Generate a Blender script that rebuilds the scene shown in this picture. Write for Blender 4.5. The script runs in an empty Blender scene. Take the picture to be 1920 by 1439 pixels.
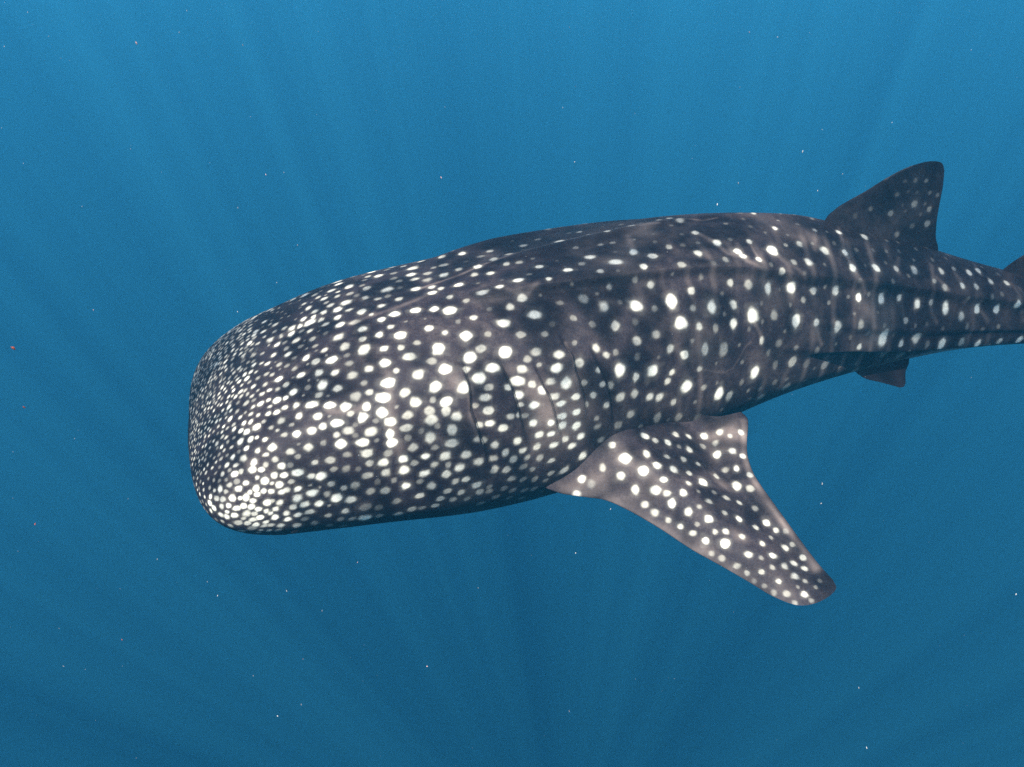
import bpy, math, random
import numpy as np

# ---------------------------------------------------------------- camera, light, exposure
scene = bpy.context.scene
PITCH = math.radians(24.0)
cam_data = bpy.data.cameras.new('camera')
cam_data.sensor_width = 36.0
cam_data.lens = 36.0 * 1663.0 / 1920.0
cam_data.clip_start = 0.05
cam_data.clip_end = 2000.0
cam = bpy.data.objects.new('camera', cam_data)
scene.collection.objects.link(cam)
cam.rotation_euler = (math.pi / 2 - PITCH, 0.0, 0.0)
scene.camera = cam

SUN_DIR = np.array((0.0517, 0.5796, -0.8133))           # the way the light travels
SUN_ELEV = math.asin(-SUN_DIR[2])
SUN_AZ = math.atan2(-SUN_DIR[0], -SUN_DIR[1])            # clockwise from +Y

world = bpy.data.worlds.new('World')
scene.world = world
world.use_nodes = True
wn = world.node_tree
wn.nodes.clear()
w_out = wn.nodes.new('ShaderNodeOutputWorld')
w_bg = wn.nodes.new('ShaderNodeBackground')
w_sky = wn.nodes.new('ShaderNodeTexSky')
w_sky.sky_type = 'NISHITA'
w_sky.sun_disc = False
w_sky.sun_elevation = SUN_ELEV
w_sky.sun_rotation = SUN_AZ
w_bg.inputs['Strength'].default_value = 0.15
wn.links.new(w_sky.outputs[0], w_bg.inputs['Color'])
wn.links.new(w_bg.outputs[0], w_out.inputs['Surface'])

sun_data = bpy.data.lights.new('sun', 'SUN')
sun_data.energy = 5.0
sun_data.angle = math.radians(0.4)
sun_data.color = (1.0, 0.955, 0.88)
sun = bpy.data.objects.new('sun', sun_data)
scene.collection.objects.link(sun)
sun.location = (-1.5, -8.0, 14.0)
sun.rotation_euler = (math.acos(-SUN_DIR[2]), 0.0, -math.atan2(SUN_DIR[0], SUN_DIR[1]))

scene.view_settings.view_transform = 'Standard'
scene.view_settings.look = 'None'
scene.view_settings.gamma = 1.0
scene.view_settings.exposure = 1.95
scene.render.engine = 'CYCLES'
scene.cycles.use_denoising = False
scene.cycles.volume_bounces = 1
scene.cycles.max_bounces = 6
scene.cycles.sample_clamp_indirect = 4.0

# ---------------------------------------------------------------- small helpers
def link(o):
    scene.collection.objects.link(o)
    return o

def mesh_object(name, verts, faces, material, parent=None, smooth=True):
    """verts (n,3) array, faces (m,4) or (m,3) array -> one linked mesh object"""
    verts = np.asarray(verts, dtype=np.float32)
    faces = np.asarray(faces, dtype=np.int32)
    me = bpy.data.meshes.new(name)
    k = faces.shape[1]
    me.vertices.add(len(verts))
    me.vertices.foreach_set('co', verts.ravel())
    me.loops.add(faces.size)
    me.loops.foreach_set('vertex_index', faces.ravel())
    me.polygons.add(len(faces))
    me.polygons.foreach_set('loop_start', np.arange(0, faces.size, k, dtype=np.int32))
    me.update(calc_edges=True)
    me.validate()
    me.polygons.foreach_set('use_smooth', np.full(len(me.polygons), smooth))
    if material:
        me.materials.append(material)
    o = link(bpy.data.objects.new(name, me))
    if parent is not None:
        o.parent = parent
    return o

def set_float(o, name, values):
    at = o.data.attributes.new(name, 'FLOAT', 'POINT')
    at.data.foreach_set('value', np.asarray(values, dtype=np.float32).ravel())

def grid_faces(nu, nv, wrap=False):
    i = np.arange(nu - 1)[:, None]
    j = np.arange(nv if wrap else nv - 1)[None]
    j2 = (j + 1) % nv
    return np.stack([i * nv + j, i * nv + j2, (i + 1) * nv + j2, (i + 1) * nv + j], -1).reshape(-1, 4)

def smooth01(x):
    x = np.clip(x, 0, 1)
    return x * x * (3 - 2 * x)

# ---------------------------------------------------------------- materials
def new_material(name):
    m = bpy.data.materials.new(name)
    m.use_nodes = True
    nt = m.node_tree
    nt.nodes.clear()
    return m, nt, nt.nodes.new('ShaderNodeOutputMaterial')

def node(nt, kind, **kw):
    n = nt.nodes.new(kind)
    for k, v in kw.items():
        if k in ('operation', 'data_type', 'blend_type', 'attribute_name', 'feature', 'noise_dimensions', 'distance', 'clamp_factor', 'use_clamp', 'interpolation_type'):
            setattr(n, k, v)
        else:
            n.inputs[k].default_value = v
    return n

def ramp(nt, src, lo, hi, a=0.0, b=1.0):
    n = nt.nodes.new('ShaderNodeMapRange')
    n.interpolation_type = 'SMOOTHSTEP'
    for k, v in ((1, lo), (2, hi), (3, a), (4, b)):
        n.inputs[k].default_value = v
    nt.links.new(src, n.inputs[0])
    return n.outputs[0]

def mixc(nt, fac, a, b):
    n = nt.nodes.new('ShaderNodeMix')
    n.data_type = 'RGBA'
    for s, v in ((0, fac), (6, a), (7, b)):
        if isinstance(v, (int, float)):
            n.inputs[s].default_value = v
        elif isinstance(v, tuple):
            n.inputs[s].default_value = (*v, 1.0)
        else:
            nt.links.new(v, n.inputs[s])
    return n.outputs[2]

def math_node(nt, op, a, b):
    n = nt.nodes.new('ShaderNodeMath')
    n.operation = op
    for i, v in enumerate((a, b)):
        if isinstance(v, (int, float)):
            n.inputs[i].default_value = v
        else:
            nt.links.new(v, n.inputs[i])
    return n.outputs[0]

def attr(nt, name):
    n = nt.nodes.new('ShaderNodeAttribute')
    n.attribute_name = name
    return n.outputs['Fac']

def noise(nt, scale, detail=3.0, rough=0.55, dist=0.0):
    tc = nt.nodes.new('ShaderNodeTexCoord')
    n = nt.nodes.new('ShaderNodeTexNoise')
    n.inputs['Scale'].default_value = scale
    n.inputs['Detail'].default_value = detail
    n.inputs['Roughness'].default_value = rough
    n.inputs['Distortion'].default_value = dist
    nt.links.new(tc.outputs['Object'], n.inputs['Vector'])
    return n.outputs['Fac']

DARK_SKIN = (0.0115, 0.0088, 0.0125)
BROWN_SKIN = (0.160, 0.127, 0.112)
SPOT_SKIN = (0.62, 0.60, 0.50)
BELLY_SKIN = (0.20, 0.20, 0.19)

def skin_material():
    m, nt, out = new_material('spotted shark skin')
    b = nt.nodes.new('ShaderNodeBsdfPrincipled')
    b.inputs['Roughness'].default_value = 0.62
    b.inputs['IOR'].default_value = 1.2
    mottle = ramp(nt, noise(nt, 3.2, 4, 0.6, 0.6), 0.45, 0.75, 0.0, 0.13)
    fine = ramp(nt, noise(nt, 22.0, 4, 0.6), 0.4, 0.7, 0.0, 0.07)
    grain = ramp(nt, noise(nt, 140.0, 3, 0.6), 0.3, 0.7, -0.03, 0.05)
    tone = math_node(nt, 'ADD', math_node(nt, 'ADD', mottle, fine), math_node(nt, 'ADD', grain, attr(nt, 'pale')))
    tone.node.use_clamp = True
    col = mixc(nt, tone, DARK_SKIN, BROWN_SKIN)
    col = mixc(nt, attr(nt, 'belly'), col, BELLY_SKIN)
    wear = ramp(nt, noise(nt, 60.0, 4, 0.65), 0.25, 0.7, 0.72, 1.0)
    col = mixc(nt, math_node(nt, 'MULTIPLY', attr(nt, 'spot'), wear), col, SPOT_SKIN)
    nt.links.new(col, b.inputs['Base Color'])
    bump = nt.nodes.new('ShaderNodeBump')
    bump.inputs['Strength'].default_value = 0.25
    bump.inputs['Distance'].default_value = 0.01
    nt.links.new(noise(nt, 90.0, 4, 0.7), bump.inputs['Height'])
    nt.links.new(bump.outputs[0], b.inputs['Normal'])
    nt.links.new(b.outputs[0], out.inputs['Surface'])
    return m

def plain_material(name, col, rough=0.6, var=0.3, scale=40.0):
    m, nt, out = new_material(name)
    b = nt.nodes.new('ShaderNodeBsdfPrincipled')
    b.inputs['Roughness'].default_value = rough
    b.inputs['IOR'].default_value = 1.2
    c = mixc(nt, ramp(nt, noise(nt, scale), 0.3, 0.7), col, tuple(x * (1 - var) for x in col))
    nt.links.new(c, b.inputs['Base Color'])
    nt.links.new(b.outputs[0], out.inputs['Surface'])
    return m

SKIN = skin_material()
SLIT = plain_material('dark gill slit', (0.006, 0.005, 0.007))
EYE = plain_material('dark wet eye', (0.01, 0.01, 0.012), 0.15)
LIP = plain_material('dark lip skin', (0.02, 0.018, 0.02))
PALE_SPECK = plain_material('pale plankton', (0.30, 0.30, 0.29), 0.5, 0.2, 400)
PINK_SPECK = plain_material('pinkish plankton', (0.42, 0.26, 0.24), 0.5, 0.2, 400)
RED_SPECK = plain_material('red plankton', (0.42, 0.10, 0.06), 0.5, 0.2, 400)

# ---------------------------------------------------------------- the water
WATER_TOP = 3.0
WATER_DENSITY = 0.0195
def water_material():
    m, nt, out = new_material('clear blue sea water')
    v = nt.nodes.new('ShaderNodeVolumePrincipled')
    v.inputs['Color'].default_value = (0.033, 0.280, 0.466, 1.0)
    v.inputs['Absorption Color'].default_value = (0.0, 0.0, 0.0, 1.0)
    v.inputs['Density'].default_value = WATER_DENSITY
    v.inputs['Anisotropy'].default_value = 0.15
    nt.links.new(v.outputs[0], out.inputs['Volume'])
    return m

def box_mesh(name, lo, hi, material):
    x0, y0, z0 = lo
    x1, y1, z1 = hi
    v = [(x0, y0, z0), (x1, y0, z0), (x1, y1, z0), (x0, y1, z0), (x0, y0, z1), (x1, y0, z1), (x1, y1, z1), (x0, y1, z1)]
    f = [(0, 3, 2, 1), (4, 5, 6, 7), (0, 1, 5, 4), (1, 2, 6, 5), (2, 3, 7, 6), (3, 0, 4, 7)]
    return mesh_object(name, v, f, material, smooth=False)

water = box_mesh('water', (-340.0, -160.0, -260.0), (340.0, 400.0, WATER_TOP), water_material())
water['kind'] = 'structure'

def surface_material():
    """The rippled top of the sea: a painted caustic tint stands in for waves focusing the sun."""
    m, nt, out = new_material('sea surface caustic pattern')
    tc = nt.nodes.new('ShaderNodeTexCoord')
    warp = nt.nodes.new('ShaderNodeTexNoise')
    warp.inputs['Scale'].default_value = 1.6
    warp.inputs['Detail'].default_value = 2.0
    nt.links.new(tc.outputs['Object'], warp.inputs['Vector'])
    mixv = nt.nodes.new('ShaderNodeMix')
    mixv.data_type = 'RGBA'
    mixv.blend_type = 'LINEAR_LIGHT'
    mixv.inputs[0].default_value = 0.30
    nt.links.new(tc.outputs['Object'], mixv.inputs[6])
    nt.links.new(warp.outputs['Color'], mixv.inputs[7])
    total = None
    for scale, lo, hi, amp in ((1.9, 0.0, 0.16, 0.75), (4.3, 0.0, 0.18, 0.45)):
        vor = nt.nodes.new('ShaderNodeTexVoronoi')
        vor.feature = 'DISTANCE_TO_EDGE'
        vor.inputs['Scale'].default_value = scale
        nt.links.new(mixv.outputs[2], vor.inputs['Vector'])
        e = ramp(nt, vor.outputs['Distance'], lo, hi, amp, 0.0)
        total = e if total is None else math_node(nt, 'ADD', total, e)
    light_patches = nt.nodes.new('ShaderNodeTexNoise')
    light_patches.inputs['Scale'].default_value = 0.55
    light_patches.inputs['Detail'].default_value = 3.0
    nt.links.new(tc.outputs['Object'], light_patches.inputs['Vector'])
    sw = ramp(nt, light_patches.outputs['Fac'], 0.40, 0.61, 0.20, 1.0)  # broad bright and dim patches painted in to make the light shafts
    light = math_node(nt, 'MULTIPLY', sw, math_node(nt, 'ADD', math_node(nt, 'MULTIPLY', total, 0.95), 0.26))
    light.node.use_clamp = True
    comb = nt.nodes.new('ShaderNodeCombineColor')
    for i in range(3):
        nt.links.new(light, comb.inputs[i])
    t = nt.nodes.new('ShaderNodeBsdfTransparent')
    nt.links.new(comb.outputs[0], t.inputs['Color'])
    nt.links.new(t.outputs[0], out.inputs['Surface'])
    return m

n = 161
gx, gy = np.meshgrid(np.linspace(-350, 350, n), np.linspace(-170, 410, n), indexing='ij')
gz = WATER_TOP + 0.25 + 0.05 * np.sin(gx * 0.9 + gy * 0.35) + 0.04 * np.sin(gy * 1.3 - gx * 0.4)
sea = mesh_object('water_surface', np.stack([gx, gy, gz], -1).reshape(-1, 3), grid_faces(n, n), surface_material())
sea.location = (-13.0, -8.0, 0.0)  # unseen from the camera; shifted to place its painted light patches on the shark
sea['kind'] = 'structure'

# ---------------------------------------------------------------- the shark's measurements (metres along and around the body)
SNOUT = (-1.6887,4.1324,-2.1328)
YAW, BEND, TILT, DROOP, ROLL = 0.31583, -0.32063, 0.07559, -0.44105, 0.05378
CAP_W, CAP_WQ, CAP_H, CAP_HQ = 0.04562, 3.38621, 0.06279, 1.83645

STATIONS = (0, .06, .12, .2, .3, .4, .5, .6, .7, .8, .9, 1)

HALF_WIDTH = (0.8558, 0.8557, 0.8442, 0.8285, 0.7205, 0.5780, 0.4462, 0.3297, 0.2465, 0.1878, 0.1244, 0.0852)

BACK_HEIGHT = (0.2733, 0.4117, 0.5547, 0.6318, 0.6930, 0.7281, 0.6776, 0.5144, 0.3346, 0.2128, 0.1310, 0.0860)

BELLY_DEPTH = (0.2483, 0.3596, 0.4665, 0.6003, 0.6614, 0.5528, 0.4128, 0.3130, 0.2291, 0.1723, 0.1375, 0.0997)

SPOTS = [
    (.0694,-.253,.0155,1), (.077,-.122,.0171,.8), (.0732,-.166,.0122,.6), (.0883,-.009,.0186,.9), (.0826,-.035,.0148,.7), (.0675,-.113,.0151,.9), (.0619,-.166,.0152,1), (.0574,-.262,.0144,.8), (.0502,-.367,.0147,.8), (.0751,-.052,.0119,.6), (.0788,0,.0146,.9), (.0864,.017,.0194,.9),
    (.0883,.087,.019,.75), (.0713,-.009,.0167,.8), (.0675,-.052,.0109,.8), (.0502,-.201,.0153,.6), (.0562,-.157,.0111,.7), (.0426,-.271,.0155,.6), (.0562,-.07,.0169,1), (.0502,-.122,.0131,.8), (.0619,-.026,.0128,.7), (.0751,.035,.0183,1.1), (.0807,.052,.0134,.4), (.0807,.113,.0151,.5),
    (.0901,.166,.015,.4), (.0713,.105,.0161,.7), (.0807,.175,.0177,.9), (.0845,.244,.0129,.35), (.092,.305,.0192,.9), (.0426,-.131,.0131,.9), (.0491,-.07,.0109,.7), (.0562,-.009,.0117,.6), (.0502,-.009,.0147,.7), (.0574,.017,.0164,.5), (.0638,.044,.0115,.4), (.0416,-.044,.0129,.6),
    (.0367,-.131,.0111,.8), (.0491,.009,.0136,.35), (.0358,-.079,.014,1.1), (.0281,-.157,.0152,1.1), (.0526,.044,.0105,.5), (.0562,.096,.0132,1), (.0619,.122,.0103,.6), (.0657,.157,.0159,.7), (.0732,.227,.0148,.5), (.0788,.279,.0138,.4), (.0826,.349,.0145,.4), (.0864,.445,.0197,.9),
    (.0406,-.009,.0127,.6), (.0358,-.035,.0109,.9), (.0458,.035,.0154,.8), (.0306,-.07,.011,.7), (.0502,.079,.0114,.5), (.0538,.14,.0131,1), (.0574,.175,.0093,.7), (.0491,.122,.0122,1.1), (.0502,.175,.0149,1.1), (.0638,.253,.0138,.5), (.0675,.288,.011,.5), (.0713,.367,.0172,1.2),
    (.0322,0,.0127,1), (.0376,.044,.0115,.6), (.0426,.079,.0114,.5), (.0447,.148,.0112,1), (.0574,.244,.011,.5), (.0619,.349,.0118,.5), (.0751,.463,.0152,.7), (.0386,.096,.0113,.6), (.0314,.061,.0115,1), (.0458,.201,.0093,.6), (.0538,.297,.0137,.7), (.0638,.428,.0116,.7),
    (.0694,.463,.0107,.5), (.0788,.567,.0203,1.2), (.0396,.183,.0102,1), (.034,.131,.0094,.8), (.0447,.253,.0138,.7), (.048,.279,.0119,.5), (.0562,.367,.009,.5), (.0587,.428,.0125,.6), (.0491,.332,.0109,.5), (.0732,.585,.0132,1), (.0675,.567,.0167,1.2), (.0619,.524,.0106,.7),
    (.0788,.707,.0148,.7), (.0358,.201,.0102,.8), (.0386,.227,.0092,.7), (.0526,.436,.0107,.35), (.0469,.41,.0152,.6), (.0562,.515,.015,.9), (.0416,.34,.0109,.4), (.0619,.593,.0097,.6), (.0713,.672,.0131,.65), (.0349,.305,.0146,1.2), (.0358,.358,.0099,1), (.0297,.209,.0093,.9),
    (.034,.236,.0092,.7), (.0306,.279,.0092,.9), (.0406,.419,.0116,.5), (.0491,.55,.0123,.6), (.0458,.497,.008,.4), (.0538,.611,.0105,.6), (.06,.654,.0122,.8), (.0657,.681,.0131,1), (.0788,.82,.0156,.7), (.0349,.436,.0134,1.1), (.0416,.506,.0115,.7), (.0675,.785,.0164,.6),
    (.0562,.707,.0104,.5), (.0436,.593,.0123,.9), (.048,.628,.0114,.9), (.0251,.332,.0109,1.1), (.0514,.716,.0173,1.25), (.0367,.576,.0132,.8), (.0406,.646,.0131,1.1), (.0447,.698,.0156,1.2), (.06,.803,.0103,.5), (.0732,.864,.0112,.4), (.0638,.855,.0086,.5), (.0675,.925,.012,.45),
    (.0751,.969,.0163,1.1), (.0396,.75,.0164,1.2), (.0458,.803,.0129,1), (.0502,.82,.0086,.8), (.055,.89,.012,.7), (.0237,.576,.0124,.8), (.0266,.654,.0096,1.1), (.0281,.716,.0087,.6), (.0331,.742,.0095,.6), (.0426,.864,.012,1), (.0358,.663,.0096,.5), (.0314,.654,.0096,.45),
    (.0587,.995,.0162,.9), (.0491,.96,.0128,.6), (.0376,.846,.0094,.35), (.0331,.855,.0129,1.1), (.0396,.942,.0153,.7), (.0538,1.038,.011,.55), (.0694,1.108,.0153,.6), (.0732,1.187,.0119,.4), (.0251,.785,.0104,.5), (.0297,.794,.0086,.4), (.0289,.899,.0128,.8), (.034,.969,.0111,.8),
    (.0458,1.056,.0136,1), (.0587,1.126,.0127,.55), (.0526,1.143,.0127,.5), (.0619,1.213,.0161,.9), (.0675,1.239,.0128,.4), (.0436,1.117,.0152,.9), (.0367,1.073,.0119,.65), (.0491,1.169,.0118,.9), (.0322,1.056,.0161,1.2), (.0251,.977,.0111,.7), (.0562,1.283,.0144,.9), (.0619,1.318,.0144,.95),
    (.0713,1.335,.0188,1), (.0458,1.23,.0101,.65), (.0502,1.3,.0169,1.2), (.0386,1.23,.0127,.8), (.0331,1.161,.0144,.35), (.0587,1.388,.0153,1.2), (.0538,1.353,.0085,.7), (.0657,1.396,.0128,.5), (.0694,1.475,.0154,1), (.0281,1.161,.0127,.6), (.0331,1.257,.0126,1), (.0217,1.169,.0136,1.1),
    (.0436,1.344,.0144,1.1), (.048,1.396,.0119,.8), (.0526,1.431,.0127,.8), (.0587,1.466,.0145,.8), (.0619,1.457,.0137,.7), (.0251,1.23,.011,.6), (.0396,1.353,.0101,.8), (.0436,1.414,.0118,1.1), (.0147,1.274,.0128,1.1), (.0186,1.309,.0136,.75), (.0223,1.326,.0135,.75), (.0281,1.344,.0143,1.1),
    (.0331,1.379,.0101,.8), (.0367,1.396,.0144,1.2), (.0406,1.466,.0119,.9), (.048,1.518,.0162,1.1), (.0514,1.518,.0111,.6), (.0562,1.545,.0137,.75), (.0675,1.545,.0172,1), (.0638,1.58,.0138,.75), (.0132,1.414,.0154,1.25), (.0152,1.492,.0137,1.1), (.0204,1.44,.0119,.8), (.0251,1.44,.0127,1),
    (.0297,1.492,.0127,1), (.034,1.484,.0127,1.1), (.0386,1.518,.0144,1), (.0426,1.553,.0136,1), (.0469,1.571,.0103,.9), (.0526,1.571,.0129,.9), (.0587,1.614,.0138,.8), (.0186,1.562,.0136,.9), (.023,1.527,.011,.9), (.0223,1.571,.0128,.9), (.0274,1.562,.0144,1), (.0349,1.562,.0162,.75),
    (.0396,1.571,.0128,.7), (.0491,1.588,.0112,.8), (.0426,1.606,.0154,1.1), (.0514,1.632,.0146,1), (.0587,1.684,.0148,1), (.0657,1.658,.0165,.9), (.0322,1.588,.0111,.6), (.0376,1.614,.0137,.85), (.0281,1.649,.0154,.6), (.034,1.658,.0146,.75), (.0386,1.693,.0146,1), (.0447,1.676,.0121,.9),
    (.0436,1.728,.013,.7), (.048,1.737,.013,.7), (.0538,1.763,.0165,.8), (.0638,1.806,.0184,.7), (.0358,1.754,.0172,.5), (.0406,1.824,.0104,.6), (.0458,1.85,.0122,.7), (.0514,1.868,.014,.5), (.0386,1.902,.0122,.5), (.0128,1.562,.012,.9), (.0073,1.344,.0096,.9), (.0106,1.318,.0086,.8),
    (.0106,1.161,.0095,.6), (.0152,1.108,.0103,.5), (.0157,.759,.0087,.9), (.0186,.829,.0087,.7), (.0137,.864,.0096,.6), (.0223,1.047,.0102,.4), (.0186,1.012,.0086,.5), (.0152,.96,.0078,.5), (.0204,.925,.0077,.4), (.0237,.873,.0094,.3), (.021,.716,.0078,.5), (.0186,.663,.0079,.5),
    (.1052,-.48,.0171,.8), (.1316,-.34,.0211,1), (.124,-.236,.0207,.9), (.1372,-.192,.0226,.9), (.1165,-.14,.0213,.9), (.1127,-.209,.0165,.6), (.1109,-.297,.0188,.6), (.1014,-.209,.0154,.6), (.1184,-.035,.0179,.7), (.1033,-.113,.0172,.8), (.1071,-.044,.0179,.9), (.1127,-.009,.0167,.9),
    (.1222,.009,.0215,1), (.1297,-.009,.0227,.9), (.1354,-.079,.0201,.4), (.1391,-.035,.016,.3), (.1485,-.079,.0242,.7), (.1617,-.236,.024,.8), (.1617,-.009,.0259,.9), (.1448,0,.0178,.7), (.1523,.035,.0156,.6), (.1598,.035,.0157,.4), (.1297,.044,.0174,.7), (.1203,.07,.0183,.9),
    (.0977,-.026,.0178,1), (.1052,-.009,.0148,.9), (.1014,.009,.0253,1), (.109,.026,.0174,.7), (.1109,.079,.0172,.8), (.1203,.148,.0227,1), (.1297,.183,.0245,.45), (.1372,.105,.023,.85), (.1429,.166,.0133,.6), (.1523,.113,.0173,.8), (.1655,.096,.0194,.7), (.158,.236,.0217,1.2),
    (.173,.262,.0227,1.2), (.1485,.253,.0187,.8), (.0996,.07,.0172,.7), (.109,.166,.015,.3), (.0996,.157,.0188,.5), (.1165,.262,.0222,.7), (.1335,.279,.0241,.9), (.1316,.384,.0183,.6), (.1429,.393,.0174,.8), (.1523,.358,.0148,.6), (.1561,.463,.0265,1.25), (.0996,.236,.0139,.4),
    (.1052,.323,.0165,.6), (.1184,.384,.0219,.6), (.1297,.489,.0262,.9), (.1429,.541,.018,.7), (.1542,.585,.018,.5), (.1655,.576,.0163,.4), (.0977,.393,.0199,.7), (.1071,.454,.0252,1.1), (.1184,.471,.0144,.3), (.1184,.559,.0179,.4), (.141,.672,.0232,1.2), (.158,.681,.0251,.65),
    (.1297,.672,.0195,.7), (.1806,.044,.0217,1), (.1711,0,.0179,.3), (.1881,-.218,.0251,.7), (.1843,-.105,.0225,.8), (.1843,-.035,.0202,.7), (.1994,-.375,.0215,.8), (.1843,-.349,.0192,.6), (.173,-.209,.0187,.35), (.1711,-.113,.0205,.35), (.173,-.061,.0182,.4), (.1711,-.367,.0192,.4),
    (.1542,-.297,.021,.6), (.1504,-.227,.0145,.35), (.1278,-.166,.0123,.6), (.1259,-.105,.0162,.6), (.1165,-.079,.014,.5), (.0939,.035,.0135,.5), (.0939,0,.0156,1), (.1467,-.14,.0143,.3), (.0977,.515,.0196,.85), (.1071,.585,.0178,.8), (.1184,.672,.0203,.55), (.1467,.768,.0142,.6),
    (.1598,.855,.0248,.65), (.0883,.593,.015,.4), (.0977,.646,.0229,1), (.1071,.733,.0184,.75), (.124,.777,.0158,.4), (.1391,.846,.0273,1.25), (.0939,.716,.0175,.6), (.1165,.864,.0218,.5), (.1259,.873,.0149,.6), (.1485,.969,.0246,.55), (.1335,.96,.0245,1.2), (.0883,.768,.0209,1.1),
    (.0996,.846,.02,1.1), (.109,.925,.0199,1.1), (.1222,.986,.0191,.8), (.1542,1.073,.0255,.7), (.141,1.065,.0087,.35), (.1316,1.073,.0244,1.2), (.0901,.899,.0181,.7), (.1109,.995,.0147,.5), (.1184,1.065,.0199,1), (.1467,1.152,.021,.5), (.1014,1.03,.0241,1.2), (.1259,1.126,.0122,.3),
    (.1354,1.169,.0227,.9), (.092,1.004,.0155,.75), (.0845,1.004,.0197,.6), (.1071,1.126,.019,.55), (.0996,1.126,.0138,.6), (.1222,1.196,.0234,.6), (.1448,1.248,.0228,.55), (.1335,1.257,.0192,.9), (.1127,1.1,.0121,.25), (.1109,1.187,.0121,.25), (.124,1.283,.0104,.3), (.1448,1.326,.0176,.35),
    (.0807,1.134,.0188,.7), (.0901,1.152,.0137,.35), (.1014,1.213,.0215,.95), (.1146,1.265,.0199,.95), (.1335,1.335,.0227,1.25), (.1467,1.405,.0194,.55), (.1165,1.361,.0226,.7), (.1033,1.318,.0155,.35), (.1297,1.405,.0193,.4), (.092,1.318,.0198,.5), (.0826,1.292,.0137,.6), (.1391,1.466,.0203,1),
    (.1542,1.484,.0178,1), (.1467,1.51,.0169,.45), (.1165,1.44,.0166,.5), (.1259,1.457,.0228,.85), (.0939,1.405,.0138,.4), (.1014,1.431,.0173,.35), (.1391,1.536,.024,.9), (.109,1.457,.0139,.25), (.1146,1.518,.0193,.5), (.1259,1.527,.0194,.65), (.0845,1.431,.0198,1.2), (.0788,1.405,.0146,.8),
    (.1523,1.571,.0198,.9), (.1542,1.3,.0141,.3), (.0901,1.51,.0165,.6), (.0977,1.553,.014,.6), (.1052,1.553,.0193,.5), (.1203,1.562,.0141,.25), (.1316,1.571,.0142,.35), (.1391,1.614,.0197,.9), (.1485,1.606,.0144,.4), (.077,1.536,.019,1.1), (.0864,1.562,.0139,.5), (.092,1.588,.0228,1.1),
    (.1014,1.623,.0203,.8), (.1146,1.597,.0195,.45), (.124,1.614,.0187,.6), (.1316,1.737,.0199,.4), (.1467,1.728,.0191,.65), (.0713,1.58,.0165,.85), (.0807,1.597,.0174,1), (.0732,1.649,.0183,.7), (.109,1.737,.025,.35), (.0958,1.728,.0169,.7), (.1184,1.772,.0198,.3), (.0845,1.745,.0159,.55),
    (.092,1.841,.0161,.4), (.0996,1.876,.0171,.5), (.109,1.911,.0254,1), (.1184,1.911,.0182,.45), (.1316,1.937,.0202,.55), (.141,1.894,.0203,.6), (.1485,1.902,.0185,.4), (.0694,1.728,.014,.4), (.0751,1.824,.0168,.45), (.0845,1.937,.0161,.35), (.0939,2.042,.0164,.25), (.2051,0,.0238,.9),
    (.2107,.131,.0217,.95), (.19,.131,.0215,.9), (.1994,.236,.0177,.6), (.1975,.113,.0154,.6), (.2258,.07,.0184,.6), (.2371,.105,.0209,.75), (.2521,.052,.0186,.65), (.2616,.07,.017,.5), (.2729,.192,.022,.95), (.2898,.34,.0218,1), (.2616,.262,.0155,.4), (.2503,.305,.0281,1.1),
    (.2352,.314,.0177,.8), (.222,.314,.0227,.85), (.271,.401,.0153,.8), (.2484,.463,.0276,.7), (.2088,.332,.015,.4), (.222,.471,.0148,.25), (.2371,.506,.0189,.65), (.1862,.305,.0209,.95), (.1956,.367,.0287,1), (.2088,.506,.0172,.55), (.2521,.646,.0272,.95), (.2729,.611,.016,.3),
    (.2917,.637,.0253,.5), (.3124,.244,.0201,.95), (.303,.297,.0199,.45), (.3275,.393,.0334,1.1), (.3463,.323,.0234,1), (.3576,.445,.0244,.8), (.3444,.55,.0218,.8), (.3463,.698,.0199,.7), (.3105,.463,.0166,.75), (.3143,.602,.0154,.6), (.335,.62,.0142,.4), (.3275,.113,.0151,.45),
    (.3369,.131,.0152,.45), (.3087,.07,.0151,.4), (.3746,.375,.0188,.5), (.1768,.48,.0184,.75), (.1862,.559,.0159,.6), (.1975,.497,.0137,.25), (.1994,.646,.0289,1.1), (.2145,.681,.0194,.35), (.2277,.637,.0244,.9), (.2371,.777,.0234,.5), (.254,.829,.0157,.4), (.2785,.768,.0174,.35),
    (.2616,.768,.0173,.2), (.2917,.864,.0175,.3), (.3049,.759,.0243,.75), (.3294,.829,.0292,1.1), (.3087,.934,.0255,.65), (.3444,.899,.017,.4), (.3181,.759,.014,.25), (.3256,.96,.0179,.25), (.1787,.681,.0262,1), (.2069,.785,.023,.55), (.222,.873,.0288,.95), (.2446,.942,.0219,.55),
    (.2371,.977,.0184,.4), (.2446,1.047,.0136,.4), (.1975,.829,.0276,1), (.1711,.768,.0212,.4), (.1787,.873,.0282,1.2), (.1919,.916,.0199,.7), (.2107,.96,.0262,.9), (.2314,1.038,.0221,.55), (.2559,1.117,.0225,.95), (.2597,1.021,.0206,.7), (.2747,1.126,.0227,.65), (.2898,1.056,.0189,.6),
    (.2974,1.134,.016,.55), (.3049,1.134,.0166,.35), (.2747,.969,.0138,.3), (.3237,1.1,.0223,.6), (.3218,1.222,.0179,.3), (.2879,1.213,.016,.75), (.1994,1.012,.0274,1.1), (.2258,1.117,.023,.95), (.2352,1.169,.0183,.55), (.2503,1.196,.0185,.65), (.2616,1.239,.0236,1.2), (.2766,1.283,.0189,.55),
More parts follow.
